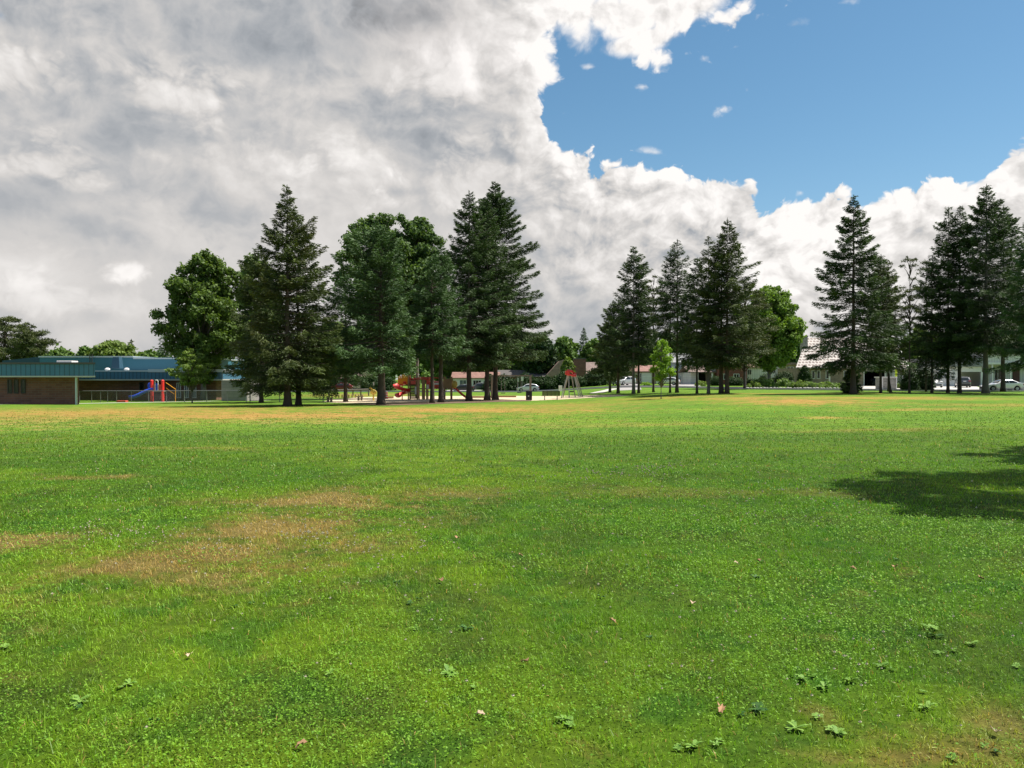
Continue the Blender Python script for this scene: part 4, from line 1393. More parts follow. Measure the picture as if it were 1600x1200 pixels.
MB().b2(PX(88, d1 + 8), PX(112, d1 + 8), d1 + 8, d1 + 9.2, PZ(568, d1 + 8), PZ(563.6, d1 + 8)).build('skylight', M['white_paint'], s, world=True, bevel=.05)
ld = MB()
for a in (143.5, 147.5):
    ld.tube([(PX(a, d3), d3 - .5, PZ(568, d3)), (PX(a, d3), d3 - .5, PZ(553.5, d3))], .035, 6)
for k in range(7):
    ld.tube([(PX(143.5, d3), d3 - .5, PZ(567 - k * 2, d3)), (PX(147.5, d3), d3 - .5, PZ(567 - k * 2, d3))], .025, 6)
ld.build('ladder', M['frame_dark'], s, world=True)
for a in (218, 246):
    window_part(s, a, a + 7, 597, 616, d2, 'window', 'frame_dark', 0)
for a in (276, 288, 300):
    window_part(s, a, a + 7, 598, 622, d2, 'curtain', 'white_paint', 1)
# concrete block enclosure at the end of the school
dd = d1 + 14
e = thing('block_enclosure', 'pale grey concrete block enclosure between the school and the trees', 'enclosure', at(365, dd))
zb = tz(PX(365, dd), dd) - .3
MB().b2(PX(346, dd), PX(385.5, dd), dd, dd + .3, zb, PZ(595.0, dd)).build('front_wall', M['block'], e, world=True)
MB().b2(PX(346, dd), PX(346, dd) + .3, dd + .31, dd + 5, zb, PZ(595.0, dd)).b2(PX(385.5, dd) - .3, PX(385.5, dd), dd + .31, dd + 5, zb, PZ(595.0, dd)).build('side_wall', M['block'], e, world=True)
MB().b2(PX(345.5, dd), PX(386, dd), dd - .05, dd + .35, PZ(594.9, dd), PZ(593.9, dd)).build('coping', M['concrete'], e, world=True)
MB().b2(PX(384.2, dd), PX(385.2, dd), dd - .12, dd - .01, zb, PZ(595, dd)).build('corner_post', M['flashing'], e, world=True)

# chain link fence round the school yard, with a gate
fd = d1 + 9.5
f = thing('chain_link_fence', 'grey chain link fence across the school yard behind the slide', 'fence', at(260, fd))
posts = [124, 143, 157, 168, 182, 205, 232, 260, 288, 323, 355, 385]
for a in posts:
    q = at(a, fd)
    MB().tube([(q.x, q.y, q.z - .1), (q.x, q.y, q.z + 1.16)], .045 if a in (288, 124, 385) else .032, 7).build('post', M['steel'], f, world=True)
mb = MB()
x0, x1 = PX(124, fd), PX(388, fd)
mb.tube([(x0, fd, tz(x0, fd) + 1.14), (x1, fd, tz(x1, fd) + 1.14)], .035, 6)
mb.build('rail', M['steel'], f, world=True)


def chainlink(x0, x1, y, h, step=.14, r=.0065):
    mb = MB()
    x = x0 - h
    while x < x1:
        for sgn in (0, 1):
            a0, a1 = (0, h)
            xa, xb = (x, x + h) if sgn == 0 else (x + h, x)
            za, zb_ = 0.0, h
            # clip to the panel
            t0, t1 = 0.0, 1.0
            for lim, s_ in ((x0, 1), (x1, -1)):
                va, vb = s_ * (xa - lim), s_ * (xb - lim)
                if va < 0 and vb < 0:
                    t0, t1 = 1, 0
                elif va < 0:
                    t0 = max(t0, va / (va - vb))
                elif vb < 0:
                    t1 = min(t1, va / (va - vb))
            if t1 - t0 > .02:
                A = (xa + (xb - xa) * t0, za + (zb_ - za) * t0)
                B = (xa + (xb - xa) * t1, za + (zb_ - za) * t1)
                zA, zB = tz(A[0], y) + .03, tz(B[0], y) + .03
                mb.tube([(A[0], y, zA + A[1]), (B[0], y, zB + B[1])], r, 3, False)
        x += step
    return mb


chainlink(x0, x1, fd - .04, 1.1).build('wire_mesh', M['steel'], f, world=True)
gt = thing('fence_gate', 'narrow steel gate at the end of the chain link fence', 'gate', at(399, fd))
for a in (390.5, 406.5):
    q = at(a, fd)
    MB().tube([(q.x, q.y, q.z - .1), (q.x, q.y, q.z + 1.25)], .05, 7).build('post', M['steel'], gt, world=True)
xa, xb = PX(391.5, fd), PX(405.5, fd)
zz = tz(xa, fd)
mb = MB()
mb.tube([(xa, fd - .02, zz + .1), (xa, fd - .02, zz + 1.15), (xb, fd - .02, zz + 1.15), (xb, fd - .02, zz + .1), (xa, fd - .02, zz + .1)], .03, 6)
mb.build('gate_frame', M['steel'], gt, world=True)
chainlink(xa, xb, fd - .05, 1.05).build('wire_mesh', M['steel'], gt, world=True)
f2 = thing('chain_link_fence', 'short run of chain link fence from the gate to behind the massive spruce', 'fence', at(425, fd))
for a in (408.5, 437, 470, 505):
    q = at(a, fd)
    MB().tube([(q.x, q.y, q.z - .1), (q.x, q.y, q.z + 1.16)], .045, 7).build('post', M['steel'], f2, world=True)
x0, x1 = PX(408.5, fd), PX(505, fd)
MB().tube([(x0, fd, tz(x0, fd) + 1.14), (x1, fd, tz(x1, fd) + 1.14)], .035, 6).build('rail', M['steel'], f2, world=True)
chainlink(x0, x1, fd - .04, 1.1).build('wire_mesh', M['steel'], f2, world=True)

# --- houses along the street
# red-brown roofed bungalow behind the red slide
h = house('bungalow', 'white bungalow with a red-brown roof behind the straight red slide', 'house', 745, 184)
D = 184
wbox(MB(), 708, 778, 590.5, 612, D, D + 8).build('wall', M['white_siding'], h, world=True)
gable(MB(), PX(708, D), PX(778, D), D, D + 8, PZ(590.5, D), PZ(582.3, D), .5).build('roof', M['shingle_red'], h, world=True)
window_part(h, 718, 729, 593.5, 603, D, 'curtain')
window_part(h, 739, 752, 594, 604, D, 'window', mull=2)
# pink-brown roof with the brick chimney
h = house('brick_house', 'brown brick house with a broad chimney and pink-brown roofs in the gap', 'house', 900, 184)
wbox(MB(), 860, 948, 584.8, 612, D, D + 9).build('wall', M['brick'], h, world=True)
r = gable(MB(), PX(893, D), PX(948, D), D, D + 9, PZ(584.8, D), PZ(566.5, D), .5).build('roof', M['shingle_brown'], h, world=True)
mb = MB()
mb.prism([(PX(852, D), PZ(588, D)), (PX(874, D), PZ(564.0, D)), (PX(884, D), PZ(560.5, D)), (PX(892, D), PZ(560.5, D)), (PX(876, D), PZ(584, D)), (PX(868, D), PZ(588, D))], 'y', D - .8, D + 7)
mb.build('roof', M['shingle_pink'], h, world=True)
c = MB()
c.b2(PX(896.5, D), PX(915, D), D - .9, D + .9, PZ(612, D), PZ(561.5, D))
c.build('chimney', M['brick'], h, world=True)
MB().b2(PX(896, D), PX(915.5, D), D - .96, D + .96, PZ(561.4, D), PZ(559.8, D)).build('chimney_cap', M['roof_felt'], h, world=True)
window_part(h, 921, 934, 590, 599, D, 'window')
# dark house seen under the tall spruces
h = house('dark_house', 'dark brick house in deep shade behind the wooden swing frame', 'house', 800, 186)
wbox(MB(), 780, 850, 588, 613, 186, 194).build('wall', M['red_brick'], h, world=True)
gable(MB(), PX(780, 186), PX(850, 186), 186, 194, PZ(588, 186), PZ(579, 186), .6).build('roof', M['roof_felt'], h, world=True)
window_part(h, 797, 808, 593, 602, 186, 'window')
# white house behind the red car, far left
h = house('white_bungalow', 'white bungalow far behind the red car, left of the wide spruce', 'house', 520, 190)
wbox(MB(), 478, 580, 591, 614, 190, 198).build('wall', M['white_siding'], h, world=True)
gable(MB(), PX(478, 190), PX(580, 190), 190, 198, PZ(591, 190), PZ(580, 190), .5).build('roof', M['shingle_brown'], h, world=True)
for a in (488, 512, 540):
    window_part(h, a, a + 12, 595, 604, 190, 'window')
# brown-roofed house with the white garage, behind the middle spruces
D = 168
h = house('garage_house', 'house with a white garage door under a red-brown roof left of the sapling', 'house', 1008, D)
wbox(MB(), 975, 1031, 580.6, 607, D, D + 9).build('wall', M['tan_brick'], h, world=True)
gable(MB(), PX(975, D), PX(1031, D), D, D + 9, PZ(580.4, D), PZ(571.5, D), .5).build('roof', M['shingle_red'], h, world=True)
wbox(MB(), 1003, 1018, 582.2, 598.8, D - .12, D - .02, D).build('garage_door', M['white_siding'], h, world=True)
window_part(h, 999.6, 1002.6, 583, 597, D, 'window', mull=0)
# pale blue two storey with arched garage
D = 172
h = house('two_storey_house', 'pale blue two-storey house with an arched carport left of the white pillars', 'house', 1062, D)
wbox(MB(), 1050, 1082, 566, 606, D, D + 9).build('wall', M['blue_siding'], h, world=True)
gable(MB(), PX(1050, D), PX(1082, D), D, D + 9, PZ(566, D), PZ(552, D), .5).build('roof', M['shingle_grey'], h, world=True)
window_part(h, 1054, 1060.5, 571.5, 577, D, 'window')
window_part(h, 1066, 1073, 571.5, 577, D, 'window')
ar = MB()
X0, X1 = PX(1064, D - 4), PX(1081, D - 4)
Z0 = PZ(606, D - 4)
pts = [(X0, Z0), (X0 - .0, PZ(588, D - 4)), (X0 - .5, PZ(583.5, D - 4)), ((X0 + X1) / 2, PZ(579.5, D - 4)), (X1 + .5, PZ(583.5, D - 4)), (X1, PZ(588, D - 4)), (X1, Z0)]
inner = [(X1 - .5, Z0), (X1 - .5, PZ(590, D - 4)), (X1 - 1.0, PZ(587.6, D - 4)), ((X0 + X1) / 2, PZ(586.4, D - 4)), (X0 + 1.0, PZ(587.6, D - 4)), (X0 + .5, PZ(590, D - 4)), (X0 + .5, Z0)]
for k in range(6):
    ar.prism([pts[k], pts[k + 1], inner[5 - k], inner[6 - k]], 'y', D - 4.3, D - 3.9)
ar.build('carport_arch', M['white_paint'], h, world=True)
wbox(MB(), 1064, 1081, 588, 606, D - .5, D - .1, D - .5).build('garage_shade_block', M['shade_inside'], h, world=True)  # solid dark block painted as the shade of the carport
# porch house with dark garage and white pillars, joined to a red brick gable
D = 160
h = house('gabled_house', 'low house with dark garage, white pillars, red brick gable and white wing', 'house', 1135, D)
wbox(MB(), 1079, 1090, 582, 606, D, D + 8).build('wall', M['white_siding'], h, world=True)
wbox(MB(), 1104, 1117, 582, 606, D, D + 8).build('wall', M['tan_brick'], h, world=True)
wbox(MB(), 1090, 1104, 582, 606, D + 1.2, D + 8, D).build('garage_shade_block', M['shade_inside'], h, world=True)  # solid dark block in place of the garage's inner shade
gable(MB(), PX(1076, D), PX(1119, D), D - 1, D + 8, PZ(581.6, D), PZ(572.5, D), .4).build('roof', M['shingle_brown'], h, world=True)
for a in (1088.5, 1111.5):
    m_ = MB()
    m_.b2(PX(a, D - 1), PX(a + 2.2, D - 1), D - 1.2, D - .9, PZ(606, D), PZ(582, D))
    m_.build('pillar', M['white_paint'], h, world=True)
wbox(MB(), 1108, 1122, 566.6, 582, D - .5, D + 6, D).build('white_gable', M['white_board'], h, world=True)
xa, xb, xm = PX(1117, D), PX(1163, D), PX(1140, D)
MB().prism([(xa, PZ(606, D)), (xb, PZ(606, D)), (xb, PZ(573.2, D)), (xm, PZ(565.6, D)), (xa, PZ(573.2, D))], 'y', D - 2, D + 10).build('brick_gable', M['red_brick'], h, world=True)
gable(MB(), xa, xb, D - 2, D + 10, PZ(573.1, D), PZ(565.4, D), .45, ridge='y').build('roof', M['shingle_brown'], h, world=True)
window_part(h, 1124, 1134, 584, 593, D - 2, 'window', mull=2)
window_part(h, 1146, 1155, 584, 593, D - 2, 'window', mull=1)
wbox(MB(), 1163.5, 1203, 574, 606, D - 1, D + 8, D).build('white_wing', M['white_board'], h, world=True)
gable(MB(), PX(1163.8, D), PX(1204, D), D - 1, D + 8, PZ(574, D), PZ(565.5, D), .4).build('roof', M['shingle_pink'], h, world=True)
window_part(h, 1168, 1174.5, 577, 586, D - 1, 'window', mull=1)
# white house behind
D = 182
h = house('white_house', 'white gabled house between the brick gable and the steep tiled roof', 'house', 1215, D)
xa, xb = PX(1200, D), PX(1227, D)
xm = (xa + xb) / 2
MB().prism([(xa, PZ(606, D)), (xb, PZ(606, D)), (xb, PZ(566, D)), (xm, PZ(553.5, D)), (xa, PZ(566, D))], 'y', D, D + 9).build('wall', M['white_siding'], h, world=True)
gable(MB(), xa, xb, D, D + 9, PZ(565.8, D), PZ(553.2, D), .45, ridge='y').build('roof', M['shingle_grey'], h, world=True)
wbox(MB(), 1200, 1224, 573, 590, D - 3, D - .05, D - 3).build('porch', M['white_paint'], h, world=True)
window_part(h, 1206, 1212, 575, 583, D - 3, 'window')
window_part(h, 1210, 1216, 560, 567, D, 'window')
h = house('low_house', 'low brown house with a flat grey roof left of the steep tiled roof', 'house', 1236, 176)
wbox(MB(), 1225, 1262, 570, 605, 176, 184).build('wall', M['tan_brick'], h, world=True)
wbox(MB(), 1224, 1263, 566.6, 569.9, 175.3, 184.6, 176).build('roof', M['shingle_brown'], h, world=True)
window_part(h, 1229, 1240, 573, 581, 176, 'window')

# steep tiled-roof house
D = 142
h = house('steep_roofed_house', 'house with a steep pale tiled roof, stone chimney and dark open garage', 'house', 1320, D)
zg = tz(PX(1320, D), D) - .3
xa, xb = PX(1249, D), PX(1412, D)
eav, rid = PZ(576, D), PZ(527, D)
wbox(MB(), 1250, 1349, 575, 606, D, D + 12).build('wall', M['tan_brick'], h, world=True)
wbox(MB(), 1384, 1410, 575, 606, D, D + 12).build('wall', M['stone'], h, world=True)
mb = MB()
y0, y1, ym = D - .8, D + 12.8, D + 5.5
xl0, xl1 = PX(1241, D), PX(1262, D + 5)
xr0, xr1 = PX(1416, D), PX(1398, D + 5)
th = .22
vs = [(xl0, y0, eav), (xr0, y0, eav), (xr1, ym, rid), (xl1, ym, rid), (xl0 * (D + 12.8) / (D - .8), y1, eav), (xr0, y1, eav)]
vs2 = [(a, b_, c_ + th) for a, b_, c_ in vs]
mb.add(vs + vs2, [(0, 3, 2, 1), (4, 5, 2, 3), (0, 4, 3), (1, 2, 5), (6, 7, 8, 9), (10, 9, 8, 11), (6, 9, 10), (7, 11, 8), (0, 1, 7, 6), (4, 10, 11, 5), (0, 6, 10, 4), (1, 5, 11, 7)])
mb.build('roof', M['tiles'], h, world=True)
mb = MB()
for a, b_ in ((vs2[1], vs2[2]),):
    mb.tube([tuple(Vector(a) + Vector((0, -.08, .06))), tuple(Vector(b_) + Vector((0, -.08, .06)))], .12, 6)
mb.build('barge_board', M['white_paint'], h, world=True)
ch = MB()
ch.b2(PX(1252.5, D + 4), PX(1259.5, D + 4), D + 3.2, D + 4.8, PZ(560, D), PZ(524.5, D))
ch.build('chimney', M['stone'], h, world=True)
MB().b2(PX(1252, D + 4), PX(1260, D + 4), D + 3.1, D + 4.9, PZ(524.4, D), PZ(523, D)).build('chimney_cap', M['roof_felt'], h, world=True)
go = MB()
go.b2(PX(1349.3, D), PX(1383.7, D), D + 6, D + 6.2, zg, PZ(578, D))
go.b2(PX(1349.3, D), PX(1349.3, D) + .1, D + .3, D + 6, zg, PZ(578, D)).b2(PX(1383.7, D) - .1, PX(1383.7, D), D + .3, D + 6, zg, PZ(578, D))
go.b2(PX(1349.5, D), PX(1383.5, D), D + .3, D + 6, PZ(577.9, D), PZ(577.6, D))
go.build('garage_interior', M['shade_inside'], h, world=True)
wbox(MB(), 1349.2, 1383.8, 575, 580.2, D, D + .25).build('garage_lintel', M['stone'], h, world=True)
for a in (1349.2, 1382.6):
    wbox(MB(), a, a + 1.3, 580.3, 605, D - .05, D + .2, D).build('door_post', M['white_paint'], h, world=True)
for a in (1268, 1276, 1290, 1318):
    window_part(h, a, a + 5.5, 579, 592, D, 'window', 'white_paint', 0)
wbox(MB(), 1394, 1400, 577, 590, D - .1, D - .02, D).build('shutter', M['white_siding'], h, world=True)

# low brick enclosure with white cap
D = 112
h = house('brick_enclosure', 'low stone-brick enclosure with a white cap and white corner posts', 'enclosure', 1389, D)
zg = tz(PX(1389, D), D) - .2
MB().b2(PX(1379, D), PX(1400, D), D, D + 2.2, zg, PZ(590.2, D)).build('wall', M['stone'], h, world=True)
MB().b2(PX(1377.5, D), PX(1401.5, D), D - .12, D + 2.3, PZ(590.1, D), PZ(588.6, D)).build('cap', M['white_paint'], h, world=True)
mb = MB()
for a in (1378, 1387.5, 1399.8):
    mb.b2(PX(a, D), PX(a + 1.2, D), D - .09, D - .004, zg, PZ(590.2, D))
mb.build('corner_posts', M['white_paint'], h, world=True)

# porch house with garages at the right edge
D = 136
h = house('porch_house', 'white two-storey house with a closed and an open garage and a pillared porch', 'house', 1540, D)
zg = tz(PX(1540, D), D) - .2
wbox(MB(), 1458, 1502, 573, 606.5, D, D + 10).build('wall', M['white_board'], h, world=True)
for a, b_ in ((1465.5, 1481), (1484, 1500)):
    wbox(MB(), a, b_, 579, 605.2, D - .1, D - .004, D).build('garage_door', M['white_siding'], h, world=True)
wbox(MB(), 1502.2, 1534, 573, 581, D, D + .3).build('garage_lintel', M['white_paint'], h, world=True)
wbox(MB(), 1532.6, 1535.5, 581.1, 605.5, D, D + .3).build('door_post', M['white_paint'], h, world=True)
go = MB()
go.b2(PX(1502.4, D), PX(1533, D), D + 6, D + 6.2, zg, PZ(577, D)).b2(PX(1502.4, D), PX(1533, D), D + .4, D + 6, PZ(577, D), PZ(576.6, D))
go.build('garage_interior', M['shade_inside'], h, world=True)
wbox(MB(), 1458, 1535, 559.5, 572.9, D - .6, D + 10, D).build('roof', M['shingle_grey'], h, world=True)
wbox(MB(), 1535.8, 1700, 574.5, 606.5, D + 2, D + 12, D + 2).build('wall', M['white_board'], h, world=True)
wbox(MB(), 1543, 1700, 549, 566, D - .2, D + 2, D).build('balcony', M['white_board'], h, world=True)
wbox(MB(), 1541, 1700, 566.1, 569.5, D - .5, D + 2, D).build('balcony_floor', M['white_paint'], h, world=True)
wbox(MB(), 1536, 1700, 548.9, 574.4, D + 2.1, D + 12, D + 2).build('upper_wall', M['white_board'], h, world=True)
gable(MB(), PX(1534, D), PX(1702, D), D - .5, D + 12, PZ(549, D), PZ(530, D), .5).build('roof', M['shingle_brown'], h, world=True)
for a in (1548, 1576.5, 1604, 1632):
    wbox(MB(), a, a + 2.2, 569.6, 606.5, D - .3, D, D).build('pillar', M['white_paint'], h, world=True)
window_part(h, 1553.5, 1570, 577, 598, D + 2, 'window', mull=2)
wbox(MB(), 1582, 1592.5, 575.5, 600, D + 1.86, D + 1.98, D + 2).build('door', M['dark_door'], h, world=True)
window_part(h, 1556, 1568, 552, 563, D + 2.1, 'window', mull=1)

# ------------------------------------------------------------------ cars
def paint(name, col, metal=0.3):
    return plain(name, col, 0.35, 0.02, 0.6, metal=metal, coat=0.9, spec=0.5)


M['tyre'] = plain('tyre_rubber', (0.02, 0.02, 0.02), 0.85, 0.1, 5)
M['rim'] = plain('wheel_rim', (0.38, 0.39, 0.40), 0.35, 0.05, 4, metal=0.8)
M['lamp'] = glass('lamp_lens', (0.5, 0.5, 0.48), 0.1)
M['tail'] = glass('tail_lens', (0.25, 0.01, 0.01), 0.15)
M['plate'] = plain('number_plate', (0.6, 0.6, 0.62), 0.5, 0.02, 2)
M['car_glass'] = glass('car_glass', (0.02, 0.026, 0.03), 0.04)
M['trim'] = plain('black_trim', (0.025, 0.025, 0.026), 0.6, 0.1, 4)

SHAPES = {
    # x station: (bottom, belt, top) heights along a car from nose (0) to tail (1)
    'sedan': (4.65, 1.80, 1.45, [0, .02, .06, .14, .27, .31, .40, .47, .60, .70, .79, .86, .93, .985, 1],
              [.55, .66, .74, .80, .88, .92, .93, .94, .95, .96, .98, 1.0, 1.0, .96, .80], [.56, .68, .76, .82, .90, .96, 1.28, 1.40, 1.45, 1.42, 1.22, 1.05, 1.02, .97, .82], (.30, .85), (.33, .84)),
    'hatch': (4.25, 1.76, 1.50, [0, .02, .07, .14, .24, .28, .38, .46, .60, .74, .85, .92, .97, .99, 1],
              [.55, .68, .76, .82, .90, .93, .94, .95, .97, 1.0, 1.02, 1.02, 1.0, .92, .7], [.56, .70, .78, .84, .92, 1.0, 1.32, 1.45, 1.50, 1.47, 1.40, 1.20, 1.05, .94, .72], (.27, .95), (.30, .92)),
    'suv': (4.6, 1.88, 1.70, [0, .015, .05, .12, .24, .27, .36, .43, .60, .78, .88, .94, .97, .99, 1],
            [.62, .82, .92, .98, 1.04, 1.06, 1.08, 1.08, 1.09, 1.10, 1.12, 1.12, 1.10, 1.0, .75], [.63, .84, .94, 1.0, 1.06, 1.12, 1.52, 1.65, 1.70, 1.68, 1.62, 1.40, 1.20, 1.02, .77], (.27, .955), (.30, .93)),
}


def make_car(kind, label, loc, rz, col, group='cars parked along the street and drives', cat='car', name='parked_car'):
    """local x runs from nose to tail, length centred on the origin"""
    L, Wd, Ht, xs, belt, top, cab, sidewin = SHAPES[kind]
    t = thing(name, label, cat, loc, rz, group)
    pm = paint('paint', col)
    N = 44
    fine = np.linspace(0, 1, N)
    fine = np.sort(np.concatenate([fine, [0.012, .988]]))
    bl, tp = np.interp(fine, xs, belt), np.interp(fine, xs, top)
    wheels = (0.19, 0.80)
    wr = .33 if kind != 'suv' else .37

    def half(x, z, b_, tp_):
        edge = (1 - abs(2 * x - 1) ** 7 * .22)
        w = Wd / 2 * edge
        if z > b_:
            w *= 1 - .26 * min(1, (z - b_) / .55) ** 1.05
        elif z < .45:
            w *= .955 + .045 * z / .45
        return w

    rows = []
    for x, b_, tp_ in zip(fine, bl, tp):
        lo = .20 if kind != 'suv' else .26
        for wx in wheels:                                        # wheel arches cut the sill upward
            dd = (x - wx) * L
            rr = wr + .06
            if abs(dd) < rr:
                lo = max(lo, wr + math.sqrt(rr * rr - dd * dd) - .02)
        lo = min(lo, b_ - .05)
        mid = lo + (b_ - lo) * .5
        tpp = max(tp_, b_ + .012)
        zs = [lo, mid, b_ - .02, b_ + .005, (b_ + tpp) / 2, tpp - .035 * min(1, (tpp - b_) * 3), tpp]
        ws = [half(x, z, b_, tpp) for z in zs]
        ws[-1] *= .62
        X = (x - .5) * L
        rows.append([(X, -w, z) for w, z in zip(ws, zs)] + [(X, w, z) for w, z in zip(reversed(ws), reversed(zs))])
    mb = MB()
    mb.smooth = True
    mb.grid(rows, True)
    n = len(rows[0])
    mb.add(rows[0], [tuple(range(n))])
    mb.add(rows[-1], [tuple(range(n))])
    body = mb.build('body', pm, t)
    body.data.materials.append(M['trim'])

    def side_glass(a, b0, sgn, inset=.015):
        r2 = []
        for x in np.linspace(a, b0, 14):
            b_, tp_ = np.interp(x, xs, belt), np.interp(x, xs, top)
            z0, z1 = b_ + .05, max(b_ + .06, tp_ - .09)
            r2.append([((x - .5) * L, sgn * (half(x, z, b_, tp_) + inset * (1 if z > b_ + .03 else 1)), z) for z in np.linspace(z0, z1, 4)])
        m2 = MB()
        m2.smooth = True
        m2.grid(r2)
        return m2

    c0, c1 = cab
    s0, s1 = sidewin
    xm = (s0 + s1) / 2 + .01
    for sgn in (-1, 1):
        for a, b0 in ((s0 + .045, xm - .006), (xm + .012, s1 - .05)):
            side_glass(a, b0, sgn).build('side_window', M['car_glass'], t, solid=.01)
    # windscreen and rear window follow the roof line
    for nm, a, b0 in (('windscreen', xs[5] + .015, xs[6] + .045), ('rear_window', (.735 if kind == 'sedan' else xs[10] + .012), (.835 if kind == 'sedan' else xs[12] - .004))):
        r2 = []
        for x in np.linspace(a, b0, 8):
            b_, tp_ = np.interp(x, xs, belt), np.interp(x, xs, top)
            w = half(x, tp_, b_, tp_) * .80
            r2.append([((x - .5) * L + (-.012 if nm == 'windscreen' else .012), w * k, tp_ + .014 - .012 * abs(k) ** 2) for k in np.linspace(-1, 1, 7)])
        m2 = MB()
        m2.smooth = True
        m2.grid(r2)
        m2.build(nm, M['car_glass'], t, solid=.01)
    for wx in wheels:
        for sgn in (-1, 1):
            X = (wx - .5) * L
            Yo = sgn * (Wd / 2 - .02)
            w = MB()
            w.smooth = True
            w.tube([(X, Yo - sgn * .2, wr), (X, Yo - sgn * .19, wr), (X, Yo - sgn * .03, wr), (X, Yo, wr)], [wr * .9, wr, wr, wr * .9], 22)
            wo = w.build('wheel', M['tyre'], t)
            rm = MB()
            rm.tube([(X, Yo - sgn * .02, wr), (X, Yo + sgn * .012, wr)], [wr * .62, wr * .56], 14)
            for k in range(5):
                a = k * 1.2566
                rm.tube([(X, Yo + sgn * .014, wr), (X + math.cos(a) * wr * .6, Yo + sgn * .018, wr + math.sin(a) * wr * .6)], .03, 5)
            rm.build('rim', M['rim'], wo)
    zb = .62 if kind != 'suv' else .80
    for sgn in (-1, 1):
        MB().box((-L / 2 + .10, sgn * (Wd / 2 - .30), zb + .03), (.22, .36, .13)).build('headlight', M['lamp'], t, bevel=.03)
        MB().box((L / 2 - .09, sgn * (Wd / 2 - .26), zb + .20), (.20, .34, .17)).build('tail_light', M['tail'], t, bevel=.03)
        MB().box((-L * .5 + L * (xs[5] + .055), sgn * (Wd / 2 + .07), np.interp(xs[5], xs, belt) + .07), (.12, .16, .12)).build('mirror', pm, t, bevel=.03)
    MB().box((-L / 2 + .02, 0, .42), (.10, Wd * .62, .20)).build('grille', M['trim'], t, bevel=.02)
    MB().box((L / 2 + .005, 0, .42), (.10, Wd * .86, .24)).build('rear_bumper', M['trim'], t, bevel=.03)
    MB().box((L / 2 + .02, 0, zb + .16), (.06, .40, .14)).build('number_plate', M['plate'], t)
    return t


def road_z(x, y, add=.035):
    return tz(x, y) + add


def put(px, d, add=.035):
    x = PX(px, d)
    return Vector((x, d, road_z(x, d, add)))


make_car('hatch', 'white hatchback parked behind the wooden swing frame', put(824.5, 150), math.radians(4), (0.62, 0.63, 0.65))
make_car('sedan', 'white four-door sedan at the right edge, behind two thick trunks', put(1565, 97.5), math.radians(-4), (0.66, 0.67, 0.68))
make_car('suv', 'dark grey car with its back to us before the open white garage', put(1504, 126), math.radians(-112), (0.10, 0.10, 0.11))
make_car('suv', 'dark red car half hidden under the boughs left of the wide spruce', put(533, 163), math.radians(2), (0.16, 0.012, 0.014))
make_car('sedan', 'black sedan between the yellow bubble panel and a trunk', put(722, 160), math.radians(3), (0.015, 0.016, 0.018))
make_car('suv', 'dark blue-grey car in front of the red-roofed bungalow, right of a trunk', put(749, 165), math.radians(10), (0.07, 0.08, 0.095))
make_car('suv', 'silver-fronted dark car on the drive left of the pale spruce trunk', put(962, 158), math.radians(96), (0.22, 0.23, 0.25))
make_car('suv', 'silver car turned three-quarters on the drive left of the white garage door', put(977, 154), math.radians(38), (0.50, 0.51, 0.53))
make_car('hatch', 'white car in front of the pale blue house, just right of the sapling', put(1044, 148), math.radians(-28), (0.60, 0.60, 0.61))
make_car('sedan', 'dark car standing nose-out inside the dark garage of the steep-roofed house', put(1367.5, 143.5), math.radians(84), (0.06, 0.055, 0.055))
make_car('suv', 'white car almost hidden behind the slim spruce left of the closed garage door', put(1457, 124), math.radians(80), (0.55, 0.55, 0.56))

# ------------------------------------------------------------------ playground
M['red_plastic'] = plain('red_plastic', (0.68, 0.030, 0.025), 0.4, 0.05, 1.5, spec=.5)
M['pink_red'] = plain('sun_faded_red_plastic', (0.62, 0.10, 0.07), 0.45, 0.08, 1.5)
M['yellow_plastic'] = plain('yellow_plastic', (0.72, 0.50, 0.10), 0.45, 0.06, 1.5)
M['orange_plastic'] = plain('orange_plastic', (0.82, 0.36, 0.02), 0.45, 0.06, 1.5)
M['blue_plastic'] = plain('blue_plastic', (0.030, 0.09, 0.60), 0.4, 0.05, 1.5)
M['white_plastic'] = plain('white_plastic', (0.65, 0.62, 0.58), 0.5, 0.04, 1.5)
M['wood'] = plain('weathered_wood', (0.34, 0.21, 0.11), 0.85, 0.2, 3, 0.4, 20)
M['wood_grey'] = plain('grey_wood', (0.16, 0.14, 0.12), 0.85, 0.2, 3, 0.4, 20)
M['wood_dark'] = plain('dark_stained_wood', (0.075, 0.045, 0.03), 0.8, 0.2, 3, 0.4, 20)
M['steel_pale'] = plain('pale_painted_tube', (0.50, 0.48, 0.42), 0.4, 0.05, 2, metal=.2)
M['black'] = plain('black_paint', (0.012, 0.012, 0.014), 0.5, 0.1, 2)
M['sign_back'] = plain('sign_back_metal', (0.40, 0.41, 0.42), 0.45, 0.05, 2, metal=.3)
M['sand_wood'] = plain('yellowed_wood', (0.34, 0.27, 0.10), .8, .15, 3)
M['lime'] = plain('lime_sign', (0.55, 0.70, 0.03), 0.5, 0.03, 2)


def trough(path, w, depth, mat, name, parent, nrm=None):
    """half-round slide chute along a path of points"""
    mb = MB()
    mb.smooth = True
    rows = []
    P_ = [Vector(p) for p in path]
    for i, p in enumerate(P_):
        a, b_ = P_[max(0, i - 1)], P_[min(len(P_) - 1, i + 1)]
        d = (b_ - a).normalized()
        s_ = Vector((d.y, -d.x, 0)).normalized()
        row = []
        for k in range(9):
            t = math.pi * k / 8
            row.append(p + s_ * (-math.cos(t) * w / 2) + Vector((0, 0, depth * (1 - math.sin(t) ** .8))))
        rows.append(row)
    mb.grid(rows)
    return mb.build(name, mat, parent, solid=.05)


PD = 92.0
sc = PD / F


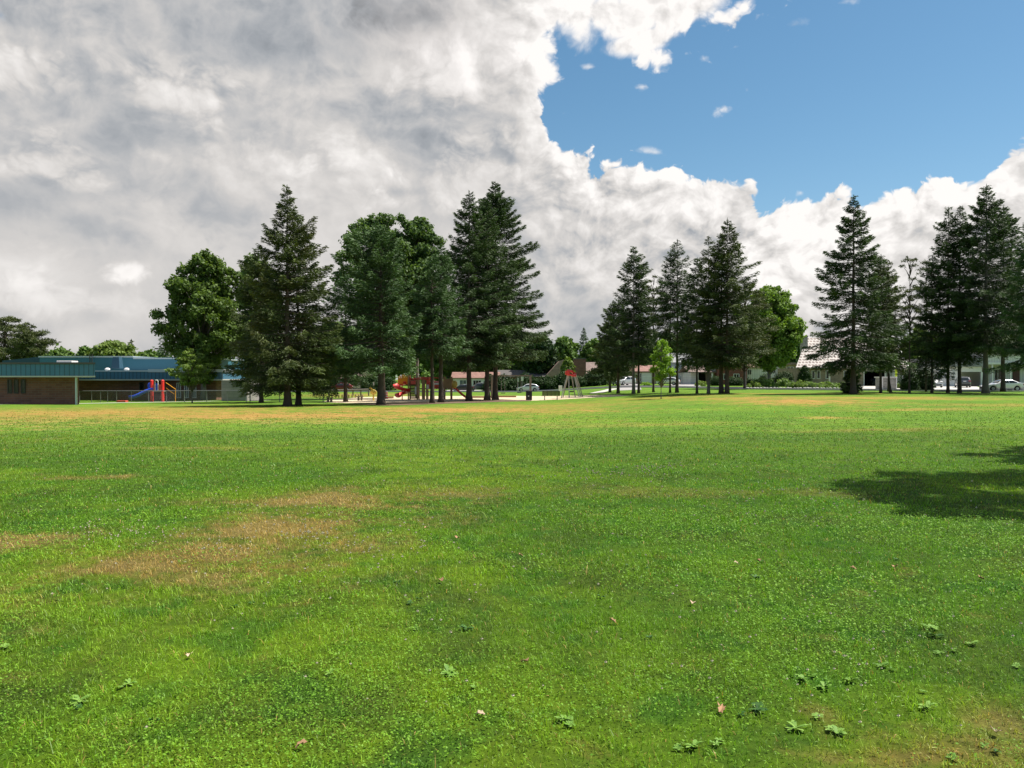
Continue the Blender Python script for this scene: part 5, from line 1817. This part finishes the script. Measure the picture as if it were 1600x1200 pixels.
def pw(px, py, dy=0.0):
    """a point of the play structure, by its place in the photograph at the structure's depth"""
    d = PD + dy
    return Vector((PX(px, PD), d, PZ(py, PD)))


org = at(660, PD)
gz = org.z
zp = lambda py: PZ(py, PD) - gz
pg = thing('play_structure', 'wooden play structure with red spiral slide, orange barrier and red tunnel', 'playground', org)


def lx(px):
    return PX(px, PD) - org.x


def pbox(mb, x0, x1, yt, yb, y0=-.05, y1=.05):
    mb.b2(lx(x0), lx(x1), y0, y1, zp(yb), zp(yt))
    return mb


# posts of the wooden towers
for x in (638, 652.5, 661, 666.5):
    for yy in (0, 1.5):
        mb = MB()
        mb.b2(lx(x) - .07, lx(x) + .07, yy - .07, yy + .07, -.1, zp(586 if x < 650 else 589))
        mb.build('post', M['wood'], pg)
for x in (693.5, 704.5):
    for yy in (0, 1.5):
        mb = MB()
        mb.b2(lx(x) - .07, lx(x) + .07, yy - .07, yy + .07, -.1, zp(588.5))
        mb.build('post', M['wood'], pg)
for a, b_ in ((638, 666.5), (693.5, 704.5)):
    mb = MB()
    for k in range(8):
        y = -.05 + k * .2
        mb.b2(lx(a), lx(b_), y, y + .17, 1.28, 1.34)
    mb.build('deck', M['wood'], pg)
# wooden picket barriers and wall boards
mb = MB()
for k in range(22):
    x = lx(651) + k * (lx(662.5) - lx(651)) / 21
    if 4 < k < 15:
        mb.b2(x, x + .035, -.13, -.09, 0.1, 1.2) if k % 4 == 0 else None
    else:
        mb.b2(x, x + .04, -.13, -.09, .08, 2.3)
mb.b2(lx(641), lx(653), -.16, -.10, 2.15, 2.25)
mb.build('slat_wall', M['wood'], pg)
mb = MB()
for k in range(9):
    x = lx(640.5) + k * (lx(652) - lx(640.5)) / 8
    mb.b2(x - .04, x + .04, -.12, -.08, .1, 2.35)
mb.b2(lx(640), lx(652), -.17, -.125, .12, .22).b2(lx(640), lx(652), -.17, -.125, .7, .78)
mb.build('lattice', M['wood_dark'], pg)
mb = MB()
for k in range(10):
    x = lx(693.8) + k * (lx(704) - lx(693.8)) / 9
    mb.b2(x - .045, x + .045, -.12, -.08, 1.3, 2.4)
mb.b2(lx(693), lx(705), -.14, -.121, 2.3, 2.42)
mb.build('slat_wall', M['wood'], pg)
# roof edge beams and red rails
mb = MB()
for yy in (-.1, 1.6):
    mb.tube([(lx(640), yy, 2.42), (lx(671), yy, 2.42)], .06, 8)
mb.tube([(lx(655), -.1, 2.62), (lx(692), -.1, 2.5)], .05, 8)
mb.tube([(lx(641), -.12, 2.2), (lx(641), -.12, 2.75)], .05, 8).tube([(lx(648), -.12, 2.2), (lx(648), -.12, 2.7)], .05, 8)
mb.tube([(lx(666), -.1, 2.5), (lx(671), -.1, 1.35)], .04, 8)
for k in range(5):
    mb.tube([(lx(667 + k), -.1, 1.4), (lx(667 + k), -.1, 2.42)], .03, 6)
mb.build('rail', M['red_plastic'], pg)
pbox(MB(), 642, 650, 595, 600.5, -.24, -.18).build('crawl_panel', M['pink_red'], pg, bevel=.04)
pbox(MB(), 648.5, 651, 604, 616, -.20, -.175).build('yellow_board', M['white_plastic'], pg)
# orange barrier with flame-like slats behind the slide top
mb = MB()
pbox(mb, 621, 636.5, 591, 600.5, .3, .38)
rr = random.Random(2)
for k in range(6):
    x = lx(621.3 + k * 2.6)
    top_ = zp(584.8 + rr.uniform(0, 2))
    mb.add([(x, .3, zp(591.2)), (x + .16, .3, zp(591.2)), (x + .24, .3, top_), (x + .1, .3, top_ - .05), (x, .38, zp(591.2)), (x + .16, .38, zp(591.2)), (x + .24, .38, top_), (x + .1, .38, top_ - .05)],
           [(0, 1, 2, 3), (7, 6, 5, 4), (0, 4, 5, 1), (1, 5, 6, 2), (2, 6, 7, 3), (3, 7, 4, 0)])
mb.build('orange_barrier', M['orange_plastic'], pg)
# spiral slide
cx, cy = lx(628), .2
path = []
for k in range(34):
    t = k / 33
    a = math.radians(60 + 500 * t)
    R_ = .62
    path.append((cx + R_ * math.cos(a) * 1.0 - .15 + .30 * t, cy + R_ * math.sin(a), 1.75 - 1.50 * t))
path = [(lx(636), .45, 1.80), (lx(633), .55, 1.78)] + path[1:]
trough(path, .74, .34, M['red_plastic'], 'spiral_slide', pg)
MB().tube([(cx, cy, -.1), (cx, cy, 1.9)], .06, 10).build('slide_pole', M['red_plastic'], pg)
# red tunnel between the towers, with pale ends
mb = MB()
mb.smooth = True
rows = []
for x in np.linspace(lx(668), lx(692), 13):
    r_ = .44 + .015 * math.sin(x * 30)
    rows.append([(x, .7 + r_ * math.cos(t), 1.28 + r_ * 1.0 + r_ * math.sin(t)) for t in np.linspace(0, 6.283, 17)[:-1]])
mb.grid(rows, True)
mb.build('tunnel', M['pink_red'], pg, solid=.03)
pbox(MB(), 666.6, 670.8, 601, 607.5, -.2, -.15).build('side_panel', M['white_plastic'], pg, bevel=.03)
pbox(MB(), 676.5, 686, 598.2, 601.2, .1, .16).build('side_panel', M['white_plastic'], pg, bevel=.03)
mb = MB()
mb.smooth = True
mb.ball((lx(710), .3, zp(600.5)), .46, 14, 10, (.75, .6, 1.0))
mb.build('bubble_panel', M['yellow_plastic'], pg)
pbox(MB(), 706, 712.5, 594.5, 606.5, .28, .36).build('yellow_panel', M['yellow_plastic'], pg, bevel=.06)
for k in range(4):
    mb = MB()
    mb.b2(lx(687 + k * 0.9), lx(693), .3, 1.2, .12 + k * .3, .17 + k * .3)
    mb.build('step', M['wood'], pg)
# arched climber between the towers
mb = MB()
for x in (694, 699):
    mb.tube([(lx(x - 5), -.7, 0), (lx(x - 3), -.6, .8), (lx(x), -.1, 1.3)], .035, 8)
for k in range(5):
    t = k / 4
    mb.tube([(lx(689 + t * 5), -.7 + .5 * t, .1 + 1.1 * t), (lx(694 + t * 5), -.7 + .5 * t, .1 + 1.1 * t)], .025, 6)
mb.build('climber', M['steel_pale'], pg)
# straight red slide
trough([(lx(706), .8, 1.32), (lx(709), .75, 1.28), (lx(714), .65, 1.0), (lx(721), .5, .52), (lx(727), .38, .2), (lx(731), .3, .14)], .5, .2, M['red_plastic'], 'straight_slide', pg)

# bouncers and small posts round the sand
def post_thing(name, label, cat, px, py, top, mat, r=.05, group=None):
    g = G(px, py)
    t = thing(name, label, cat, g, 0, group)
    MB().tube([(0, 0, -.1), (0, 0, PZ(top, g.y) - g.z)], r, 8).build('pole', mat, t)
    return t, g


t, g = post_thing('spring_toy', 'yellow spring toy left of the thick dark trunk', 'play toy', 583.5, 626, 616, M['yellow_plastic'], .09)
mb = MB()
mb.smooth = True
mb.ball((0, 0, .95), .34, 12, 8, (1.1, .4, .8))
mb.ball((-.3, 0, 1.35), .16, 10, 8)
mb.build('seat', M['yellow_plastic'], t)
t, g = post_thing('striped_post', 'red and white striped post right of the thick dark trunk', 'post', 604.3, 623.5, 611, M['white_plastic'], .13)
mb = MB()
for k in range(3):
    mb.tube([(0, 0, .12 + k * .28), (0, 0, .24 + k * .28)], .137, 10)
mb.build('stripes', M['red_plastic'], t)

# wooden swing frame
SD = 100.0
t = thing('swing_set', 'wooden swing frame with two hanging seats behind the tall spruces', 'swing set', at(800, SD))
o_ = at(800, SD)
X = lambda px: PX(px, SD) - o_.x
Zs = lambda py: PZ(py, SD) - o_.z
MB().b2(X(766), X(831.5), -.09, .09, Zs(588.0), Zs(586.2)).build('beam', M['wood_grey'], t)
for px_, off in ((768.5, 0), (828.8, 0)):
    mb = MB()
    mb.b2(X(px_) - .13, X(px_) + .13, -.13, .13, -.1, Zs(588.1))
    mb.tube([(X(px_), .1, Zs(591)), (X(px_), 1.3, 0)], .06, 8)
    mb.build('post', M['wood_grey'], t)
for px_, b_ in ((786, 614), (811.5, 613)):
    mb = MB()
    mb.tube([(X(px_) - .25, 0, Zs(b_)), (X(px_) - .2, 0, Zs(588))], .018, 5)
    mb.tube([(X(px_) + .25, 0, Zs(b_)), (X(px_) + .2, 0, Zs(588))], .018, 5)
    mb.build('chain', M['steel'], t)
    MB().box((X(px_), 0, Zs(b_) - .02), (.56, .22, .09)).build('seat', M['black'], t, bevel=.03)

# red-topped climber with splayed pale legs
g = G(893, 621.5)
t = thing('swing_set', 'tripod swing with a red top and splayed pale tube legs by the bench', 'swing set', g)
X = lambda px: PX(px, g.y) - g.x
Zs = lambda py: PZ(py, g.y) - g.z
mb = MB()
mb.tube([(X(886), 0, Zs(579.5)), (X(893), 0, Zs(580)), (X(899), 1.6, Zs(583.5))], .17, 8)
mb.tube([(X(885), -.2, Zs(584.5)), (X(900), -.1, Zs(587))], .13, 8)
mb.box((X(886.5), 0, Zs(582.5)), (.5, .6, .5)).box((X(898.5), 1.2, Zs(586)), (.5, .6, .5))
mb.build('red_top', M['red_plastic'], t, bevel=.03)
for a, b_, yy in ((886.5, 876, -1.3), (888, 881, 1.6), (888.5, 888.5, -1.0), (897, 904, -1.3), (898.5, 909, .6), (900.5, 913.5, 2.4), (893, 901, 2.0)):
    MB().tube([(X(a), 0, Zs(586)), (X(b_), yy, 0)], .06, 8).build('leg', M['steel_pale'], t)
mb = MB()
mb.tube([(X(893) - .25, .3, Zs(612)), (X(893) - .25, .3, Zs(588))], .015, 5).tube([(X(893) + .25, .3, Zs(612)), (X(893) + .25, .3, Zs(588))], .015, 5)
mb.build('chain', M['steel'], t)
MB().box((X(893), .3, Zs(612)), (.6, .24, .14)).build('seat', M['black'], t, bevel=.03)
t, g = post_thing('notice_board', 'small tilted white notice on a post between the bench and the red-topped swing', 'sign', 874.5, 618, 604, M['wood_grey'], .04)
MB().box((.1, -.06, 1.0), (.55, .05, .8), rz=.4).build('board', M['white_plastic'], t, bevel=.01)

# bench
g = G(860, 624.8)
t = thing('park_bench', 'dark slatted park bench facing away beside the litter bin', 'bench', g)
X = lambda px: PX(px, g.y) - g.x
mb = MB()
for k in range(4):
    mb.b2(X(847), X(874.5), -.32 - .02 * k, -.27 - .02 * k, .50 + k * .13, .61 + k * .13)
for x in (X(848.5), X(855), X(861), X(867), X(873)):
    mb.b2(x - .03, x + .03, -.27, -.22, .45, 1.02)
mb.build('backrest', M['wood_dark'], t)
mb = MB()
for k in range(4):
    mb.b2(X(845.5), X(874.5), -.2 + k * .13, -.09 + k * .13, .42, .46)
mb.build('seat', M['wood_dark'], t)
for x in (X(851), X(870.5)):
    mb = MB()
    mb.b2(x - .05, x + .05, -.12, -.03, -.05, .42).b2(x - .04, x + .04, -.25, .3, .36, .415).b2(x - .05, x + .05, -.25, .22, 0, .05)
    mb.build('leg', M['steel'], t)

# litter bin
g = G(826.5, 625.6)
t = thing('litter_bin', 'black litter bin with a small white label on the edge of the sand', 'bin', g)
w = .34
mb = MB()
mb.box((0, 0, .50), (w * 2, w * 2, .96))
mb.build('body', M['black'], t, bevel=.03)
MB().box((0, 0, 1.02), (w * 2.1, w * 2.1, .10)).build('lid', M['trim'], t, bevel=.03)
MB().b2(-.12, .02, -w - .012, -w - .002, .42, .54).build('label', M['white_plastic'], t)

# low benches on the left, by the sand
for px_, py_, lab in ((515, 628.6, 'low bench on two short legs at the left corner of the sand'), (562.5, 626, 'low bench between the first bench and the thick dark trunk')):
    g = G(px_, py_)
    t = thing('low_bench', lab, 'bench', g, 0, 'low benches by the sand')
    hw = 5.4 * g.y / F
    MB().b2(-hw, hw, -.2, .2, .42, .5).build('seat', M['wood_grey'], t, bevel=.01)
    for x in (-hw * .45, hw * .45):
        MB().b2(x - .09, x + .09, -.14, .14, -.05, .42).build('leg', M['wood_grey'], t)

# low rail of logs and a row of short posts beyond the grass on the left
D_ = 118
t = thing('log_rail', 'long low dark timber rail behind the low benches', 'rail', at(535, D_))
o_ = at(535, D_)
mb = MB()
x0, x1 = PX(490, D_), PX(576, D_)
mb.tube([(x0 - o_.x, 0, tz(x0, D_) - o_.z + .72), (x1 - o_.x, 0, tz(x1, D_) - o_.z + .95)], .13, 8)
mb.build('rail', M['wood_grey'], t)
for k in range(8):
    x = x0 + (x1 - x0) * k / 7
    z0 = tz(x, D_) - o_.z
    MB().tube([(x - o_.x, 0, z0 - .1), (x - o_.x, 0, z0 + .72 + .23 * k / 7)], .10, 8).build('post', M['wood_grey'], t)
for k in range(11):
    px_ = 514 + k * 5.2
    g = at(px_, 104)
    t = thing('short_post', 'short yellowed wooden post, one of a row before the timber rail', 'post', g, 0, 'row of short wooden posts beyond the low benches')
    MB().tube([(0, 0, -.1), (0, 0, .42)], .11, 8).build('post', M['sand_wood'], t)
    MB().tube([(0, 0, .421), (0, 0, .46)], [.12, .08], 8).build('cap', M['wood_grey'], t)

# timber edging of the sand
for (a, b_), lab in ((((735, 622), (760, 621.5)), 'short timber edging at the foot of the straight red slide'), (((768, 621.2), (795, 620.5)), 'short timber edging under the left hanging swing seat'),
                     (((600, 622.4), (615, 622.2)), 'short timber edging left of the spiral slide')):
    A, B = G(*a), G(*b_)
    t = thing('timber_edging', lab, 'timber', (A + B) / 2, 0, 'timber edging of the sand')
    L_ = (B - A).length / 2
    MB().b2(-L_, L_, -.1, .1, -.02, .24).build('beam', M['wood'], t, bevel=.02)
    MB().b2(-L_ * .9, -L_ * .9 + .1, -.16, -.102, -.1, .3).build('peg', M['wood_dark'], t)

# signs
def sign(label, px, d, x0, x1, yt, yb, mat, cat='sign', name='sign', pole=.035):
    o = at(px, d)
    t = thing(name, label, cat, o)
    MB().tube([(0, 0, -.1), (0, 0, PZ(yt, d) - o.z - .05)], pole, 7).build('pole', M['steel'], t)
    MB().b2(PX(x0, d) - o.x, PX(x1, d) - o.x, -pole - .035, -pole - .006, PZ(yb, d) - o.z, PZ(yt, d) - o.z).build('plate', mat, t)
    return t


sign('large blank pale board on posts right of the red car', 558, 128, 552, 563, 597.5, 606.5, M['sign_back'])
sign('small pale street sign, left one of the pair above the white hatchback', 809.5, 138, 808, 811, 590.5, 596.5, M['sign_back'], name='street_sign')
sign('small white street sign, right one of the pair above the white hatchback', 816, 137, 814, 818, 588.5, 595, M['white_plastic'], name='street_sign')
sign('small white sign plate just left of the thick dark trunk', 584, 95, 583, 585, 597, 601.5, M['white_plastic'], name='street_sign')
t = sign('lime-yellow road sign standing behind the brick enclosure', 1400, 116, 1398.2, 1401.6, 577.5, 589, M['lime'], name='road_sign')
t = thing('white_post', 'short white post in the garden bed before the steep-roofed house', 'post', at(1296, 126))
MB().box((0, 0, .8), (.2, .2, 1.75)).build('post', M['white_paint'], t, bevel=.02)
MB().box((0, 0, 1.71), (.26, .26, .06)).build('cap', M['white_paint'], t)
t = thing('garden_border', 'row of pale stones edging the front of the garden bed', 'stone edging', at(1250, 117))
o_ = at(1250, 117)
rr = random.Random(6)
for k in range(34):
    x = PX(1168 + k * 5.2, 117)
    mb = MB()
    mb.smooth = True
    mb.ball((x - o_.x, rr.uniform(-.2, .2), tz(x, 117) - o_.z + .07), rr.uniform(.14, .26), 7, 5, (1.2, .8, .6))
    mb.build('stone', M['concrete'], t)

# school yard slide: red posts and blue slide
g = at(243, 80.2)
YD = 80.2
t = thing('school_play_tower', 'small play tower with red posts and a blue slide by the school fence', 'playground', g)
X = lambda px: PX(px, YD) - g.x
Zs = lambda py: PZ(py, YD) - g.z
for px_ in (236.5, 253.5):
    for yy in (0, .95):
        mb = MB()
        xq = X(px_) + (px_ - 800) / F * yy * .8
        mb.tube([(xq, yy, -.1), (xq, yy, Zs(595.3))], .12, 10)
        mb.ball((xq, yy, Zs(595.3)), .13, 10, 6)
        mb.build('post', M['red_plastic'], t)
MB().b2(X(237.5), X(252.5), -.05, 1.0, Zs(611.6), Zs(610.2)).build('deck', M['steel_pale'], t)
MB().b2(X(238), X(252), -.02, .04, Zs(610), Zs(600.8)).build('barrier', M['pink_red'], t)
mb = MB()
mb.tube([(X(243), -.1, Zs(611)), (X(243), -.1, Zs(596)), (X(243.8), -.1, Zs(594)), (X(246.8), -.1, Zs(594)), (X(247.6), -.1, Zs(596)), (X(247.6), -.1, Zs(611))], .045, 8)
mb.build('arch', M['white_plastic'], t)
MB().b2(X(243.4), X(247.2), -.09, -.05, Zs(610), Zs(599)).build('blue_panel', M['blue_plastic'], t)
MB().b2(X(230.5), X(235.5), .2, .26, Zs(609.5), Zs(599)).build('blue_panel', M['blue_plastic'], t, bevel=.03)
mb = MB()
mb.smooth = True
mb.ball((X(233.5), .1, Zs(602.5)), .26, 12, 8, (1, .6, 1.2))
mb.build('bubble', M['blue_plastic'], t)
trough([(X(238), .3, Zs(611.3)), (X(233), .2, Zs(611.6)), (X(226), .0, Zs(614.5)), (X(217), -.3, Zs(620)), (X(211), -.5, Zs(623)), (X(206), -.6, Zs(623.2))], .8, .34, M['blue_plastic'], 'slide', t)
mb = MB()
for k in range(5):
    mb.b2(X(248), X(253), .1 + k * .12, .2 + k * .12, Zs(623 - k * 2.6), Zs(622.4 - k * 2.6))
mb.build('steps', M['steel'], t)
mb = MB()
mb.tube([(X(256), .5, Zs(598)), (X(270), .6, Zs(608)), (X(270), .6, 0)], .03, 7).tube([(X(256), .5, Zs(606)), (X(268), .6, Zs(616))], .03, 7)
mb.build('handrail', M['orange_plastic'], t)
tx = thing('sandbox_edge', 'low faded red edging lying on the grass left of the blue slide', 'edging', at(191, 78.5))
MB().b2(-.45, .45, -.3, -.2, -.02, .16).b2(-.45, .45, .2, .3, -.02, .16).b2(-.45, -.35, -.195, .195, -.02, .16).b2(.35, .45, -.195, .195, -.02, .16).build('edging', M['pink_red'], tx, bevel=.02)

# two straight utility posts among the middle trees
for px_, py_, top_, lab in ((1164.4, 607.5, 565, 'bare wooden post before the white sided wing'),):
    g = G(px_, py_)
    t = thing('wooden_post', lab, 'post', g)
    MB().tube([(0, 0, -.1), (0, 0, PZ(top_, g.y) - g.z)], [.16, .12], 9).build('pole', M['bark_grey'], t)

# ------------------------------------------------------------------ fallen leaves, weeds, clover flowers
M['dry_leaf'] = plain('dry_leaf', (0.34, 0.19, 0.10), 0.8, 0.25, 20)
M['pale_leaf'] = plain('pale_dry_leaf', (0.48, 0.34, 0.24), 0.8, 0.2, 20)
M['weed'] = foliage('weed_leaves', (0.08, 0.20, 0.02), (0.23, 0.37, 0.07), .2, 2)
M['weed_dark'] = foliage('dark_weed_leaves', (0.02, 0.07, 0.012), (0.06, 0.15, 0.025), .2, 2)
M['flower'] = plain('clover_flower', (0.55, 0.50, 0.36), 0.8, 0.05, 10)
leaf_px = [(645, 790), (665, 828), (715, 844), (713, 734), (794, 783), (814, 872), (1082, 947), (1335, 893), (1400, 890), (1151, 885), (1535, 909), (690, 912),
           (1557, 1153), (820, 1042), (1127, 1118), (752, 1125), (470, 1176), (1187, 880), (296, 1030), (958, 977)]
rr = random.Random(12)
for k, (a, b_) in enumerate(leaf_px):
    g = G(a, b_)
    s_ = 0.022 * (1 + .5 * rr.random()) * (1 + g.y * .03)
    mb = MB()
    # lobed, curled blade of a dry leaf
    pts = []
    for q in range(14):
        an = 6.283 * q / 14
        r_ = s_ * (1.0 if q % 2 == 0 else .66) * (1 + .3 * math.cos(an)) * rr.uniform(.65, 1.15)
        pts.append((r_ * math.cos(an), r_ * .75 * math.sin(an), .022 + .6 * abs(r_ * math.sin(an)) + .2 * r_ * math.cos(an)))
    mb.add([(0, 0, .024)] + pts, [(0, 1 + q, 1 + (q + 1) % 14) for q in range(14)])
    o = mb.build('fallen_leaf', M['pale_leaf'] if k % 3 == 0 else M['dry_leaf'], None, solid=.002)
    st = None
    o.location = g
    o.rotation_euler = (rr.uniform(-.3, .3), rr.uniform(-.3, .3), rr.uniform(0, 6.28))
    tag(o, 'curled dry brown leaf fallen on the lawn', 'leaf', 'dry leaves scattered on the lawn')


def weed_mesh(seed, mat, n=11, ln=.12, wd=.045):
    rng = np.random.default_rng(seed)
    Q, R_ = [], []
    for k in range(n):
        a = rng.random() * 6.28
        L_ = ln * rng.uniform(.6, 1.1)
        up = rng.uniform(.1, 1.1)
        d = np.array([math.cos(a), math.sin(a), 0])
        s_ = np.array([-math.sin(a), math.cos(a), rng.uniform(-.3, .3)])
        prev = np.array([0, 0, .01])
        pw_ = wd * .25
        for j, (f, w_) in enumerate(((.35, .8), (.7, 1.0), (1.0, .15))):
            c_ = d * L_ * f + np.array([0, 0, .01 + L_ * (up * f - .55 * f * f * up)])
            q = np.stack([prev - s_ * pw_, prev + s_ * pw_, c_ + s_ * wd * w_ / 2, c_ - s_ * wd * w_ / 2])
            Q.append(q)
            R_.append(rng.random())
            prev, pw_ = c_, wd * w_ / 2
    return quads_mesh('broad_leaves', np.array(Q), [mat], np.array(R_))


wm = [weed_mesh(1, M['weed']), weed_mesh(2, M['weed'], 14, .10), weed_mesh(3, M['weed_dark'], 12, .13, .055), weed_mesh(4, M['weed_dark'], 9, .10)]
weed_px = [(640, 945, 2), (655, 938, 3), (365, 950, 2), (392, 946, 3), (648, 985, 0), (728, 985, 2), (120, 1110, 2), (122, 1100, 0), (200, 1072, 0), (188, 1078, 1), (240, 1130, 3), (515, 1055, 0),
           (882, 1130, 0), (890, 1138, 1), (1060, 1175, 1), (1085, 1172, 0), (1120, 1168, 0), (1125, 1162, 1), (1160, 1120, 2), (1185, 1112, 2), (1455, 985, 0), (1465, 998, 2), (1395, 1050, 0), (1380, 1045, 1),
           (1445, 1085, 1), (1450, 1110, 0), (1280, 1125, 1), (1245, 1143, 0), (1310, 1150, 1), (1300, 1145, 0), (1470, 1025, 1), (1490, 1020, 0), (1520, 1010, 1), (1590, 1045, 1), (1540, 1170, 0), (1560, 1180, 2),
           (1255, 1065, 1), (1270, 1060, 0), (975, 835, 3), (1010, 890, 3), (980, 885, 2), (1190, 880, 3), (940, 935, 3), (1400, 876, 3), (1060, 818, 1), (620, 912, 3), (15, 1020, 0), (5, 1015, 1), (1330, 1068, 1),
           (1290, 1078, 0), (740, 1078, 1), (700, 1055, 0), (1490, 1190, 1), (1180, 905, 3), (1015, 1000, 3)]
for a, b_, k in weed_px:
    g = G(a, b_)
    o = bpy.data.objects.new('broadleaf_weed', wm[k])
    COL.objects.link(o)
    o.location = g + Vector((0, 0, .008))
    o.rotation_euler = (rr.uniform(-.2, .2), rr.uniform(-.2, .2), rr.uniform(0, 6.28))
    s_ = rr.uniform(.15, .42) * (1 + .045 * g.y)
    o.scale = (s_, s_, s_ * .8)
    if k < 2:
        tag(o, 'pale grey-green broad-leaved weed low in the lawn', 'weed', 'pale broad-leaved weeds in the lawn')
    else:
        tag(o, 'dark green broad-leaved weed low in the lawn', 'weed', 'dark broad-leaved weeds in the lawn')

# clover flowers: many tiny pale heads
rng = np.random.default_rng(31)
V = []
spots = [(450, 850, 300, 60, 200), (210, 840, 120, 20, 60), (480, 845, 40, 10, 30), (950, 745, 120, 12, 70), (1030, 735, 40, 6, 30), (1250, 790, 200, 50, 60), (800, 950, 800, 200, 90), (1350, 1050, 250, 120, 60), (800, 760, 800, 60, 120)]
for px_, py_, rx, ry, n in spots:
    for k in range(n):
        a, b_ = px_ + rng.normal(0, rx * .5), py_ + rng.normal(0, ry * .5)
        if b_ < 690 or b_ > 1195:
            continue
        g = G(a, b_)
        r_ = (.005 + .0008 * g.y) * (0.6 + .6 * rng.random())
        c_ = np.array([g.x, g.y, g.z + .06 + .02 * rng.random()])
        for ax in ((1, 0, 0), (0, 1, 0), (0, 0, 1)):
            u = np.roll(np.array(ax, float), 1) * r_
            v = np.roll(np.array(ax, float), 2) * r_
            V.append(np.stack([c_ - u, c_ - v, c_ + u, c_ + v]))
tag(link('clover_flowers', quads_mesh('clover_flowers', np.array(V), [M['flower']])), 'tiny white clover flower heads dotted over the lawn', 'flowers', kind='stuff')
